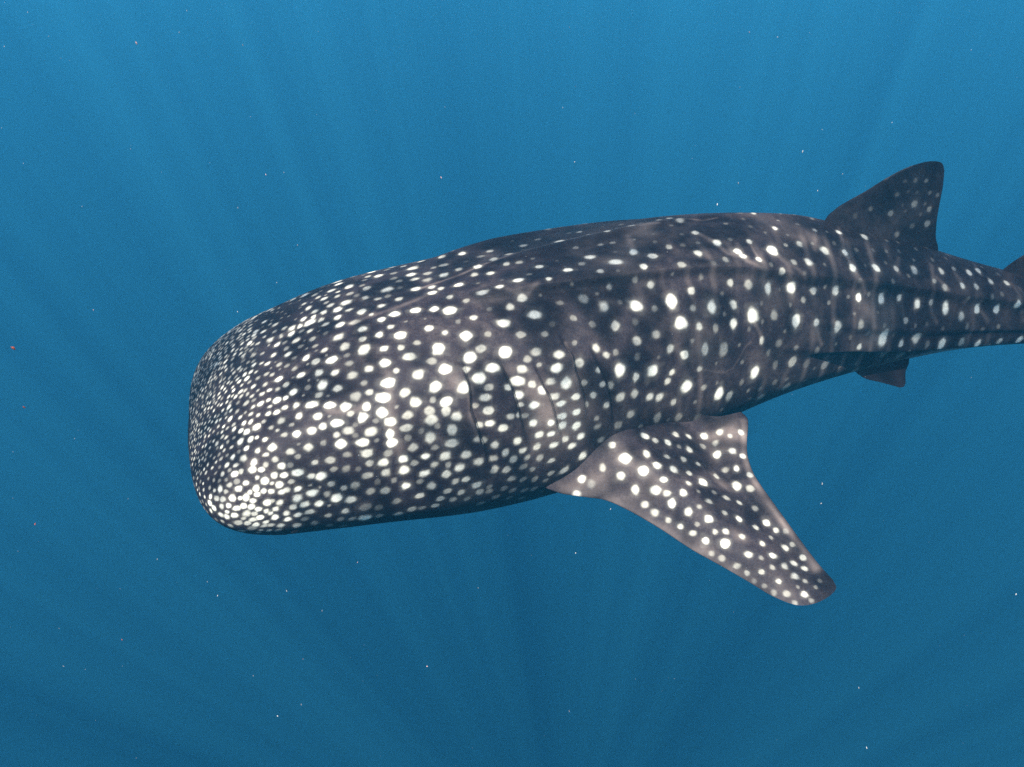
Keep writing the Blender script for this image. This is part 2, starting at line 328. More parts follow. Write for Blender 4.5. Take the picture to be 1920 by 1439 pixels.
    (.2898,1.326,.014,.7), (.2974,1.361,.0182,.55), (.3068,1.274,.0322,1.1), (.32,1.361,.0202,.8), (.1693,.986,.0252,.95), (.1881,1.047,.0273,1.2), (.2051,1.1,.0199,.5), (.2182,1.143,.0181,.8), (.2427,1.239,.0214,.95), (.2258,1.23,.0211,.95), (.2013,1.169,.0199,.75), (.1749,1.117,.0252,.9),
    (.1655,1.082,.0163,.4), (.2521,1.318,.0186,.8), (.2559,1.379,.0197,1.1), (.2672,1.353,.0188,.8), (.2823,1.388,.017,.7), (.3049,1.466,.0246,.65), (.3181,1.475,.0203,.55), (.2352,1.326,.0213,1.1), (.2258,1.3,.0144,.7), (.1937,1.213,.0151,.4), (.2917,1.475,.0172,.7), (.2766,1.44,.014,.5),
    (.2672,1.466,.0179,.95), (.2559,1.466,.0188,1.1), (.2013,1.274,.0237,.7), (.1787,1.248,.0225,.75), (.173,1.187,.0215,.55), (.1617,1.161,.0214,.5), (.1617,1.23,.0242,.65), (.2164,1.353,.0163,.6), (.222,1.353,.0135,.7), (.2277,1.388,.0165,.5), (.2333,1.449,.0205,.95), (.2465,1.475,.0187,1),
    (.2559,1.527,.0199,1.1), (.2672,1.553,.0211,1), (.2842,1.545,.0152,.4), (.2842,1.588,.0174,.45), (.1937,1.361,.0171,.7), (.2013,1.37,.0181,.8), (.2107,1.422,.0211,.75), (.1749,1.344,.0225,.75), (.1655,1.292,.0168,.3), (.1598,1.361,.0224,.7), (.173,1.44,.0236,.7), (.2465,1.545,.0188,1),
    (.2371,1.536,.0197,.85), (.271,1.614,.0193,.95), (.2484,1.606,.019,.9), (.2578,1.597,.0171,.7), (.2634,1.658,.0193,.85), (.2201,1.527,.0185,.85), (.1956,1.475,.0182,.65), (.2032,1.518,.0193,.7), (.19,1.44,.0162,.6), (.2352,1.588,.0208,.65), (.2239,1.58,.0167,.75), (.2107,1.571,.0185,.75),
    (.1617,1.44,.016,.35), (.1674,1.51,.0227,.75), (.1824,1.527,.0219,.75), (.19,1.571,.0202,.7), (.2013,1.58,.0175,.55), (.2164,1.614,.0187,.65), (.2371,1.667,.018,.5), (.2277,1.632,.0158,.5), (.2465,1.719,.0182,.65), (.2729,1.78,.0217,.95), (.1598,1.545,.017,.55), (.1693,1.562,.0143,.45),
    (.1768,1.58,.022,.85), (.2013,1.649,.0205,.6), (.2107,1.676,.0207,.6), (.2239,1.693,.0179,.4), (.2314,1.745,.0161,.4), (.2578,1.868,.0237,.75), (.2465,1.85,.0194,.5), (.1674,1.597,.021,.7), (.1806,1.667,.0194,.7), (.173,1.667,.0164,.55), (.1881,1.745,.0216,.75), (.1561,1.658,.0191,.7),
    (.2145,1.772,.0199,.5), (.2239,1.815,.0181,.4), (.2333,1.859,.0183,.4), (.2427,1.92,.0175,.35), (.1617,1.806,.0195,.65), (.1674,1.737,.0174,.6), (.1768,1.78,.0176,.6), (.19,1.824,.0198,.55), (.2088,1.859,.018,.35), (.2164,1.92,.0182,.35), (.2258,1.972,.0184,.35), (.2333,1.998,.0186,.35),
    (.1975,1.85,.0179,.4), (.2032,1.955,.0182,.35), (.2145,2.033,.0184,.3), (.2258,2.121,.0187,.3), (.1711,1.859,.0167,.5), (.1806,1.885,.0168,.4), (.158,1.894,.0196,.6), (.1919,2.007,.0171,.35), (.1975,1.798,.0148,.35), (.303,1.632,.0205,.4), (.2879,1.693,.0186,.45), (.2295,-.236,.0223,.8),
    (.2766,-.14,.02,.65), (.2597,-.035,.0185,.6), (.2465,-.017,.0205,.7), (.2182,-.009,.0203,.6), (.2314,.009,.024,.9), (.2107,-.122,.0218,.6), (.2145,-.279,.0224,.6), (.1919,.07,.0187,.7), (.1956,-.061,.0215,.45), (.1919,0,.0211,.4), (.2408,-.113,.0176,.4), (.2503,-.175,.02,.6),
    (.3407,-.017,.0211,.8), (.303,-.061,.0221,.9), (.3256,-.192,.0204,.6), (.3181,-.227,.0159,.3), (.3614,-.026,.0221,.7), (.2917,-.227,.0169,.4), (.2032,-.122,.0163,.4), (.4725,.297,.0183,.85), (.4028,.244,.0198,.75), (.4141,.436,.0235,.95), (.4424,.463,.0179,.75), (.4273,.585,.0294,1.1),
    (.4292,.654,.0196,.9), (.4424,.716,.0197,.8), (.4594,.611,.0319,1.1), (.4876,.532,.0203,.65), (.4744,.55,.0141,.5), (.5347,.288,.021,1), (.5611,.279,.0256,.9), (.5309,.62,.0228,1.1), (.5102,.628,.0287,.8), (.4895,.777,.0242,.9), (.4744,.777,.018,.5), (.5328,.838,.0269,1.1),
    (.5592,.82,.0294,1.1), (.5818,.785,.0213,.7), (.4612,.855,.0199,.6), (.3934,.532,.027,.75), (.3746,.628,.0209,.5), (.4123,.663,.0213,.45), (.401,.681,.0154,.25), (.3859,.384,.0155,.25), (.3915,.236,.0138,.25), (.3897,.75,.0153,.25), (.4141,.855,.0193,.6), (.4311,.899,.0254,.5),
    (.4481,.96,.0268,.9), (.4707,.986,.0288,1.1), (.4933,1.038,.0223,.7), (.5159,1.047,.0254,.85), (.3784,.846,.0208,.65), (.3595,.881,.0329,1.1), (.3934,1.021,.0324,1), (.3765,.986,.017,.5), (.4141,1.047,.0224,.75), (.482,1.108,.0161,.5), (.5404,1.126,.025,1), (.5648,1.143,.0279,1.15),
    (.5517,1.091,.0126,.35), (.5856,1.126,.0192,.8), (.4311,1.161,.0344,1.25), (.4518,1.196,.0238,.45), (.4744,1.283,.0331,1.2), (.4952,1.318,.0213,.85), (.5178,1.379,.0311,.85), (.5422,1.379,.0252,.5), (.3633,1.073,.033,1.15), (.3802,1.143,.0197,.75), (.4123,1.196,.0225,.9), (.3407,1.1,.024,.5),
    (.3953,1.196,.0192,.4), (.4405,1.379,.0167,.65), (.4575,1.431,.0221,.35), (.352,1.239,.0217,.7), (.384,1.326,.0276,.65), (.4028,1.37,.0291,.5), (.3652,1.326,.0257,.85), (.5441,1.571,.0191,.75), (.5705,1.536,.0353,1.25), (.5931,1.649,.0218,.85), (.3784,1.457,.0154,.6), (.335,1.361,.0327,1.2),
    (.352,1.414,.0181,.7), (.4368,1.606,.0342,1.2), (.3482,1.466,.0181,.6), (.3671,1.545,.0346,1.25), (.384,1.588,.0187,.4), (.4763,1.614,.0309,.5), (.5159,1.841,.0319,.45), (.4575,1.588,.0244,.3), (.401,1.702,.0326,1.1), (.4123,1.78,.0261,.6), (.3313,1.527,.0225,.75), (.3407,1.553,.0227,.75),
    (.3539,1.614,.0192,.6), (.4782,2.025,.0295,.4), (.4518,2.033,.025,.4), (.5611,2.313,.0333,.3), (.4933,1.702,.025,.25), (.4612,1.833,.0207,.25), (.4236,1.667,.0161,.3), (.4989,1.545,.0207,.3), (.5875,2.007,.0354,.35), (.6119,2.243,.0361,.35), (.5102,.305,.0145,.6), (.3878,-.07,.0204,.6),
    (.3972,-.087,.0226,.7), (.3991,.026,.0222,.7), (.4537,-.026,.0208,.5), (.465,0,.0166,.6), (.6025,.759,.0261,.75), (.6345,.707,.0223,.75), (.6515,.559,.0172,.5), (.6685,.559,.0227,.9), (.6816,.428,.0246,.9), (.6911,.689,.0207,.8), (.7099,.646,.022,.75), (.6703,.881,.0205,.75),
    (.6534,.916,.0203,.9), (.6214,.908,.0184,.5), (.6327,.977,.0212,.55), (.6063,1.196,.0252,1), (.6383,1.239,.0266,1.1), (.6214,1.169,.0185,.6), (.6572,1.344,.0242,.7), (.6741,1.239,.0227,1.05), (.6967,1.213,.023,1.05), (.7174,1.117,.0231,1.1), (.5931,1.388,.0183,.6), (.6101,1.597,.0309,.75),
    (.6421,1.798,.0325,1.25), (.6647,1.806,.0263,.6), (.6854,1.92,.0249,1), (.7005,2.016,.0167,.4), (.7099,1.902,.0234,.75), (.7325,1.894,.0236,1.05), (.6251,1.763,.0204,.35), (.3124,1.745,.0238,.5), (.3181,1.894,.0182,.5), (.2898,1.885,.0155,.45), (.3143,1.588,.0252,.5), (.3388,1.693,.0258,.45),
    (.3614,1.789,.0264,.4), (.3237,1.71,.0154,.35), (.3369,1.78,.0156,.35), (.3482,1.885,.0176,.35), (.3821,1.92,.027,.3), (.0061,-.201,.0094,.7), (.0168,.087,.0104,.9), (.0098,1.667,.0109,.4), (.018,-.096,.0099,.4), (.0436,-.436,.0126,.4), (.023,1.728,.013,.55), (.0019,-.349,.01,.55),
    (.0106,.227,.0083,.9), (.0281,.55,.0105,.7), (.0192,.148,.0084,.4), (.0186,1.667,.0103,.55), (.0237,.628,.0104,.4), (.0056,1.152,.009,.7), (.0306,.157,.0099,.4), (.0059,.192,.0088,.55), (.0223,.14,.0093,.7), (.055,-.122,.0119,.7), (.0436,-.07,.0121,.9), (.0147,-.026,.0085,.4),
    (.0386,-.105,.0127,.4), (.0217,.515,.0087,.9), (.0406,.009,.0107,.7), (.0077,-.48,.0101,.55), (.0289,1.868,.0136,.55), (.0147,.035,.0094,.9), (.0322,-.349,.0118,.55), (.0198,.253,.0092,.9), (.0322,-.463,.0108,.4), (.0048,.157,.0093,.9), (.008,.061,.0082,.7), (.0538,-.401,.0119,.7),
    (.0259,.14,.0093,.55), (.0152,-.009,.0097,.9), (.0091,-.218,.0094,.9), (.003,0,.0092,.55), (.0297,.035,.0094,.4), (.0217,.288,.0084,.9), (.0186,-.044,.0089,.7), (.002,.314,.0092,.4), (.0053,1.684,.0105,.4), (.0251,-.532,.0122,.55), (.007,.969,.0079,.7), (.0094,.515,.0082,.4),
    (.0132,0,.0098,.4), (.0502,-.279,.0121,.7), (.0186,.41,.0087,.7), (.0322,-.663,.0104,.55), (.0376,-.48,.0105,.7), (.0281,.349,.0091,.9), (.0322,.506,.0102,.55), (.011,.41,.0076,.7), (.0039,.079,.0089,.4), (.0259,.017,.01,.4), (.0015,1.353,.0092,.55), (.0025,-.916,.0092,.7),
    (.0289,2.016,.0134,.7), (.0587,-.41,.0137,.4), (.0163,.052,.009,.55), (.0067,.463,.0083,.9), (.0331,-.785,.0118,.9), (.0132,.48,.0085,.9), (.0091,.593,.0076,.7), (.0281,-.401,.0104,.55), (.0157,.375,.009,.7), (.0023,1.466,.0083,.9), (.0147,1.702,.0113,.4), (.0386,-.323,.012,.9),
    (.0123,.332,.0083,.9), (.0198,0,.0109,.9), (.0192,.183,.0096,.55), (.0587,-.332,.0133,.7), (.0306,-.288,.0111,.9), (.0322,.384,.0089,.7), (.023,-.489,.0115,.7), (.0192,.017,.01,.9), (.0056,.593,.009,.9), (.0168,-.332,.0094,.4), (.0406,.262,.012,.9), (.0157,-.401,.01,.7),
    (.0132,-.044,.0099,.7), (.0039,1.353,.0094,.4), (.0526,-.236,.0125,.9), (.0251,0,.0111,.55), (.0064,.698,.0091,.55), (.0251,.471,.0087,.4), (.007,.148,.008,.7), (.0386,-.428,.0106,.55), (.0186,.559,.0081,.7), (.0091,-.183,.0095,.7), (.0259,.401,.0094,.55), (.001,.681,.0083,.4),
    (.0204,-.175,.0112,.55), (.0297,.454,.0095,.9), (.011,1.038,.0074,.9), (.0244,-.41,.01,.9), (.034,.017,.0102,.7), (.0157,.489,.0094,.9), (.0163,.227,.0087,.9), (.018,-.017,.0087,.55), (.0048,1.021,.0088,.4), (.0119,.576,.0092,.4), (.0102,-.009,.0098,.55), (.0046,.34,.0079,.4),
    (.0237,.192,.0094,.9), (.0406,-.698,.0127,.9), (.0204,.218,.0086,.55), (.0061,.82,.0081,.55), (.0059,-.41,.0093,.7), (.0168,-.209,.0089,.55), (.0436,.113,.0105,.9), (.0114,-.079,.0101,.7), (.0314,-.017,.0106,.9), (.008,1.667,.0113,.55), (.0289,.122,.0101,.7), (.011,.733,.0075,.4),
    (.0083,-.62,.011,.9), (.0128,.803,.0077,.9), (.0274,-.271,.0114,.55), (.0223,-.026,.0106,.55), (.0083,1.501,.0096,.4), (.0147,.157,.0092,.4), (.048,-.524,.0123,.7), (.0119,-.305,.009,.7), (.0046,-.934,.0097,.7), (.0244,-.105,.0105,.55), (.0331,-.611,.011,.7), (.0367,-.192,.0112,.7),
    (.0266,-.061,.0103,.55), (.007,.864,.0088,.7), (.0406,-.576,.0136,.9), (.0132,.113,.0081,.55), (.034,.044,.0102,.4), (.0147,.567,.0093,.55), (.0037,-.358,.0095,.55), (.0244,.061,.0102,.7), (.0367,.07,.0099,.9), (.0198,-.637,.0096,.4), (.0067,.288,.0085,.9), (.0251,.035,.0096,.4),
    (.0237,-.175,.0116,.7), (.023,-.079,.0113,.9), (.0436,-.332,.0122,.55), (.0083,.183,.0096,.7), (.0123,.637,.0092,.7), (.001,1.248,.0095,.7), (.0041,.829,.0089,.4), (.0322,-.419,.0113,.55), (.0152,-.89,.0118,.55), (.0266,-.192,.0114,.55), (.0091,1.012,.0087,.4), (.0538,-.471,.0141,.4),
    (.0119,-.593,.011,.7), (.0244,-.288,.0101,.4), (.0033,.148,.0087,.9), (.0142,-.096,.0102,.9), (.0223,.41,.0092,.4), (.0037,-.079,.0098,.9), (.0044,.497,.0083,.7), (.007,.401,.0086,.55), (.0087,-.332,.0099,.7), (.0094,.113,.0098,.55), (.007,.236,.0094,.55), (.0322,-.105,.0107,.55),
    (.0186,.323,.0088,.9), (.0137,.192,.0084,.7), (.0106,.314,.009,.55), (.0106,-.279,.0097,.55), (.0102,.855,.0091,.55), (.0067,-.026,.0086,.9), (.0426,-.218,.0111,.55), (.0322,-.166,.0121,.7), (.0274,.183,.0102,.55), (.0574,-.218,.0118,.9), (.008,.314,.0086,.55), (.0266,-.314,.0096,.7),
    (.0223,-.009,.0096,.55), (.0037,.733,.0094,.9), (.018,-.131,.0096,.55), (.0073,0,.0083,.4), (.0562,.061,.0118,.55), (.0128,.279,.0085,.9), (.0163,-.497,.0091,.55), (.0168,1.876,.0116,.7), (.0119,.009,.0088,.4), (.0132,-.34,.0089,.7), (.007,.026,.0087,.55), (.0526,-.026,.0138,.4),
    (.0376,-.227,.0109,.7), (.0119,-.663,.0098,.9), (.0059,-.009,.0088,.7), (.0152,-.262,.0109,.4), (.0349,-.541,.0109,.55), (.0237,-.209,.0104,.9), (.0458,0,.0119,.4), (.0289,.087,.011,.7), (.0274,-.017,.0093,.55), (.0322,.34,.0113,.55), (.0251,-.593,.0102,.9), (.0266,-.035,.0113,.7),
    (.0077,-.419,.0096,.7), (.0048,-.175,.0085,.7), (.0142,-.148,.0093,.55), (.0046,.017,.0102,.7), (.0064,-.122,.0102,.55), (.0186,-.428,.0105,.4), (.0367,-.262,.0109,.55), (.0447,-.646,.0135,.9), (.0059,1.292,.0074,.9), (.0041,-.244,.0089,.55), (.0048,-.279,.0092,.7), (.0157,.611,.0098,.55),
    (.0051,.375,.0087,.55), (.0123,-.218,.0094,.7), (.0025,.375,.0082,.9), (.0306,.593,.0099,.7), (.0331,.096,.0092,.9), (.0035,1.1,.0081,.9), (.023,-.375,.0111,.9), (.0077,-.061,.0096,.4), (.0514,.227,.0113,.4), (.0396,-.785,.0117,.7), (.0119,.175,.0095,.55), (.0244,.262,.0086,.9),
    (.0574,-.559,.0121,.4), (.0244,.087,.0101,.4), (.0281,-.681,.0114,.4), (.0137,-.497,.0103,.55), (.0044,.288,.0092,.9), (.0306,.009,.0117,.7), (.0114,.061,.0087,.7), (.0022,.052,.0089,.4), (.0098,.026,.0083,.9), (.0157,-.175,.0097,.9), (.018,-.288,.0097,.55), (.0102,-.367,.0093,.9),
    (.0491,-.646,.0126,.9), (.0436,-.183,.0119,.9), (.0142,.672,.0096,.55), (.0204,-.262,.0096,.4), (.0526,-.052,.0134,.4), (.0044,-.707,.0091,.55), (.0469,.061,.0124,.7), (.0147,.419,.0079,.4), (.0033,.497,.0094,.4), (.0123,-.454,.0095,.9), (.0217,.009,.0096,.7), (.002,.855,.0086,.55),
    (.018,1.169,.0091,.9), (.0266,1.073,.0086,.4), (.0163,.279,.0098,.9), (.0053,-.375,.0106,.9), (.0426,-.375,.0132,.4), (.0297,.977,.0103,.4), (.0094,.716,.0083,.55), (.0152,.009,.0087,.4), (.0192,.489,.0085,.4), (.0396,.148,.0101,.7), (.0048,-.567,.0098,.4), (.0087,-.925,.0108,.4),
    (.0015,.183,.0097,.4), (.0098,-.14,.0085,.7), (.0217,.785,.0087,.7), (.0192,.061,.0089,.9), (.0123,-.908,.0092,.4), (.0358,2.051,.0148,.7), (.0168,.113,.0088,.55), (.055,-.724,.0133,.9), (.021,.079,.0091,.9), (.0266,-.82,.0127,.55), (.0123,-.812,.0096,.7), (.0244,-.244,.0109,.7),
    (.06,-.096,.0144,.55), (.0436,-.768,.0142,.55), (.0376,0,.0107,.4), (.048,-.035,.0116,.9), (.048,-.244,.0129,.7), (.011,-.419,.0109,.7), (.0322,-.244,.0114,.9), (.0174,-.567,.0093,.55), (.0587,-.48,.0128,.4), (.021,-.061,.0101,.9), (.0094,-.026,.0087,.4), (.018,-.803,.011,.9),
    (.007,-.559,.0108,.9), (.0008,1.178,.0082,.7), (.018,.035,.0085,.4), (.0367,.524,.0107,.55), (.0067,.113,.0083,.55), (.0025,-.201,.0089,.9), (.0562,-.628,.0134,.7), (.0619,-.707,.0149,.9), (.008,-.689,.0102,.9), (.0574,-.044,.0118,.55), (.0091,.009,.0092,.7), (.0223,.026,.0104,.9),
    (.0091,.393,.0088,.55), (.0469,-.401,.0133,.55), (.0367,.271,.0101,.4), (.0502,-.707,.0122,.7), (.0059,.052,.0089,.9), (.0237,-.044,.0104,.7), (.0266,-.463,.0119,.9), (.0266,-.131,.011,.55), (.0106,1.492,.0103,.55), (.0314,-.201,.0119,.9), (.0073,.593,.008,.4), (.0538,-.314,.0122,.4),
    (.0073,-.279,.0103,.7), (.0358,-.698,.0107,.55), (.0091,-.794,.0115,.4), (.0041,.044,.0089,.4), (.0031,1.632,.0092,.55), (.0033,-.044,.0086,.55), (.0048,-.489,.0103,.4), (.0098,.148,.0089,.9), (.0073,.506,.009,.55), (.0091,.82,.0079,.55), (.0223,-.82,.0106,.4), (.021,-.349,.0093,.4),
    (.0128,1.841,.0115,.55), (.0358,-.393,.0127,.55), (.0217,-.716,.0122,.7), (.06,0,.0126,.9), (.0157,-.061,.0106,.9), (.0031,1.405,.0091,.55), (.0223,1.963,.0118,.7), (.0168,0,.01,.4), (.0198,.358,.0088,.7), (.0514,.497,.0109,.7), (.0015,.689,.0097,.4), (.0157,-.628,.0093,.55),
    (.021,-.305,.0113,.4), (.0491,-.445,.0137,.9), (.0416,.035,.0119,.7), (.0447,.305,.0123,.55), (.0289,-.541,.0125,.9), (.0035,.611,.009,.9), (.0064,1.597,.0094,.7), (.0132,.087,.0102,.7), (.0033,-.017,.0101,.9), (.0152,.332,.008,.7), (.0106,-.524,.0106,.9), (.0087,-.087,.0092,.7),
    (.0204,-.908,.0123,.9), (.0041,-.113,.009,.9), (.0098,.646,.0086,.9), (.0281,.497,.0091,.9), (.0114,-.105,.0103,.4), (.0198,-.497,.0104,.55), (.0073,-.777,.0105,.9), (.011,.262,.0086,.7), (.0102,-.052,.0087,.9), (.0073,1.187,.0088,.4), (.021,-.541,.0102,.55), (.002,-.567,.0098,.9),
    (.0306,-.131,.0105,.9), (.0198,.113,.0088,.9), (.0331,-.052,.0117,.7), (.002,-.812,.0108,.55), (.002,-.279,.0106,.4), (.0502,-.157,.0128,.4), (.0274,-.087,.0114,.4), (.0017,.122,.0096,.55), (.0012,.288,.0098,.9), (.0306,-.838,.0129,.4), (.0358,-.009,.0108,.9), (.0198,-.209,.0102,.4),
    (.034,-.305,.01,.7), (.0514,.384,.0121,.55), (.0119,-.724,.0105,.4), (.0638,-.367,.0132,.4), (.0266,.288,.0106,.55), (.0087,.087,.0082,.9), (.0458,-.096,.0119,.7), (.0033,.209,.0097,.7), (.0244,.113,.0104,.4), (.0152,-.768,.0102,.9), (.0041,1.684,.0107,.7), (.06,-.131,.0143,.9),
    (.0244,.716,.01,.4), (.0217,-.436,.0102,.7), (.0035,-.942,.0099,.7), (.0019,1.44,.0078,.9), (.0807,.428,.0071,.26), (.0826,-.166,.008,.4), (.0751,-.209,.008,.41), (.0845,-.271,.0081,.4), (.0996,.759,.0069,.33), (.092,-.367,.0083,.27), (.0713,.183,.0073,.27), (.077,-.375,.0083,.47),
    (.0675,.218,.0073,.29), (.055,2.121,.007,.3), (.0901,.532,.007,.43), (.124,-.41,.0083,.41), (.0694,-.689,.0086,.27), (.0751,1.073,.0067,.29), (.0447,2.042,.0069,.49), (.1127,-.497,.0084,.45), (.0958,.576,.007,.42), (.1165,-.323,.0082,.44), (.1052,.113,.0074,.33), (.0939,.218,.0073,.35),
    (.0845,.646,.0069,.49), (.0732,.279,.0072,.31), (.0883,-.14,.008,.37), (.092,.375,.0071,.44), (.0732,-.576,.0085,.49), (.06,2.033,.007,.49), (.0864,-.201,.008,.39), (.092,-.061,.0078,.38), (.0977,.942,.0068,.3), (.0977,-.096,.0079,.35), (.0826,1.51,.0068,.46), (.0694,.009,.0076,.46),
    (.0826,-.41,.0083,.49), (.0675,-.183,.008,.35), (.0939,.131,.0074,.29), (.0958,-.436,.0083,.39), (.1071,-.175,.008,.33), (.124,-.559,.0085,.27), (.0807,-.314,.0082,.41), (.0996,.288,.0072,.27), (.0977,-.175,.008,.31), (.1184,-.192,.0081,.36), (.1052,.384,.0071,.37), (.0864,1.632,.0069,.42),
    (.0996,-.332,.0082,.42), (.0807,2.068,.0071,.43), (.077,1.475,.0067,.48), (.4763,2.4,.0152,.28), (.4386,1.972,.0122,.22), (.4612,.358,.0095,.24), (.6044,1.449,.0117,.27), (.4179,1.37,.0093,.32), (.352,-.061,.0135,.26), (.3652,-.34,.0117,.35), (.4217,1.501,.0123,.29), (.3068,1.929,.0115,.25),
    (.6741,2.539,.0118,.22), (.4763,1.492,.015,.29), (.3727,-.079,.0106,.24), (.725,2.601,.0143,.29), (.4481,1.484,.0146,.34), (.5611,1.283,.0102,.24), (.5743,.969,.0145,.32), (.6911,.227,.0109,.27), (.3369,2.007,.0113,.2), (.3275,-.061,.0136,.34), (.4405,1.082,.0114,.23), (.5291,1.117,.0127,.33),
    (.2521,1.99,.0082,.24), (.5724,.707,.0118,.27), (.3991,.393,.0128,.32), (.5234,.506,.013,.27), (.6835,1.553,.0159,.24), (.5046,1.833,.0104,.24), (.5328,1.484,.0142,.21), (.5178,1.518,.0106,.3), (.3708,.148,.0105,.21), (.2804,1.99,.0095,.29), (.6327,.061,.0157,.2), (.4876,2.173,.0128,.28),
    (.5178,.026,.0156,.3), (.7042,2.574,.0139,.35), (.7174,-.017,.0131,.31), (.4236,-.061,.0097,.31), (.4141,2.138,.0105,.27), (.2239,.183,.0106,.31), (.3897,.07,.0127,.25), (.3652,.672,.009,.27), (.497,2.417,.0153,.25), (.578,.497,.0145,.31), (.5988,.192,.0123,.31), (.2408,.236,.0084,.2),
    (.3501,1.763,.0114,.2), (.5046,.812,.0128,.27), (.5008,.532,.0114,.3), (.3953,1.457,.0089,.25), (.6364,1.501,.0142,.23), (.5027,-.017,.0143,.31), (.6873,1.038,.0165,.36), (.303,.628,.0097,.31), (.5686,1.414,.0143,.34), (.2729,-.288,.0101,.22), (.2126,-.497,.014,.3), (.3407,1.274,.0116,.23),
    (.5517,1.466,.0136,.26), (.433,.157,.0145,.33), (.482,.131,.0107,.33), (.4518,.087,.014,.21), (.4518,.785,.0132,.27), (.303,2.391,.0084,.3), (.3463,-.209,.0102,.27), (.6477,.305,.0154,.2), (.5479,-.096,.0135,.26), (.6157,.279,.0148,.33), (.2823,2.391,.0118,.2), (.5573,1.754,.0107,.26),
    (.4047,1.1,.0115,.29), (.6063,1.833,.0101,.36), (.2616,.489,.0086,.29), (.5385,.977,.0147,.25), (.578,2.321,.0106,.33), (.5931,.436,.0159,.23), (.4085,1.955,.0132,.29), (.2503,2.382,.0095,.35), (.5686,1.833,.013,.32), (.4744,1.85,.0133,.24), (.6553,.105,.0129,.22), (.5291,2.26,.0129,.26),
    (.4518,.244,.0147,.21), (.3539,.166,.0104,.3), (.3671,.262,.0133,.26), (.5573,2.051,.012,.36), (.5366,2.016,.0115,.31), (.3463,2.225,.0128,.29), (.7061,.358,.0162,.26), (.5328,1.649,.0109,.27), (.4462,1.85,.0139,.28), (.5083,2.155,.0114,.23), (.4273,1.265,.0115,.21), (.2258,-.358,.0124,.32),
    (.3972,1.588,.0095,.26), (.4386,-.044,.0109,.34), (.1523,-.401,.0133,.28), (.2277,-.087,.0118,.21), (.3331,.262,.0101,.28), (.2861,.497,.008,.31), (.1768,.375,.0081,.25), (.3256,2.164,.0104,.34), (.2729,-.061,.0102,.2), (.6176,1.44,.0147,.21), (.5215,.314,.0107,.31), (.2427,2.103,.0097,.28),
    (.1636,.349,.0092,.27), (.4631,1.344,.0105,.33), (.3727,1.239,.0127,.34), (.5856,.236,.0134,.33), (.5046,1.012,.0124,.33), (.2427,2.243,.0113,.3), (.5083,1.161,.0122,.35), (.4895,0,.0114,.3), (.5988,2.269,.0106,.29), (.3237,.515,.0118,.3), (.6063,.567,.0104,.36), (.644,2.47,.0108,.28),
    (.2729,.07,.0117,.27), (.7005,1.51,.0153,.33), (.5818,1.518,.014,.22), (.6289,.454,.0146,.27), (.6572,2.225,.0111,.33), (.482,.899,.0129,.23), (.5366,-.079,.0153,.32), (.2672,2.077,.011,.31), (.2917,2.19,.0093,.25), (.4801,.41,.0112,.23), (.4989,2.059,.0129,.23), (.4273,2.112,.0112,.21),
    (.3765,1.693,.0123,.28), (.4405,1.23,.0129,.27), (.4047,.934,.0115,.27), (.4594,.986,.0097,.23), (.3218,2.025,.01,.32), (.5648,-.105,.0114,.25), (.433,1.806,.0124,.35), (.5347,1.283,.0098,.29), (.3595,-.148,.014,.3), (.6986,.96,.0169,.24), (.6647,1.492,.0162,.3), (.5931,.873,.0132,.34),
    (.4688,1.134,.0099,.36), (.6609,1.1,.0147,.28), (.2879,.175,.0088,.21), (.5479,.794,.0107,.24), (.5441,.567,.0138,.32), (.5969,-.044,.0142,.27), (.2182,2.33,.0093,.35), (.497,.201,.0139,.2), (.4273,.41,.0141,.29), (.6929,-.07,.0125,.26), (.563,.524,.0159,.2), (.3953,-.218,.0115,.32)]

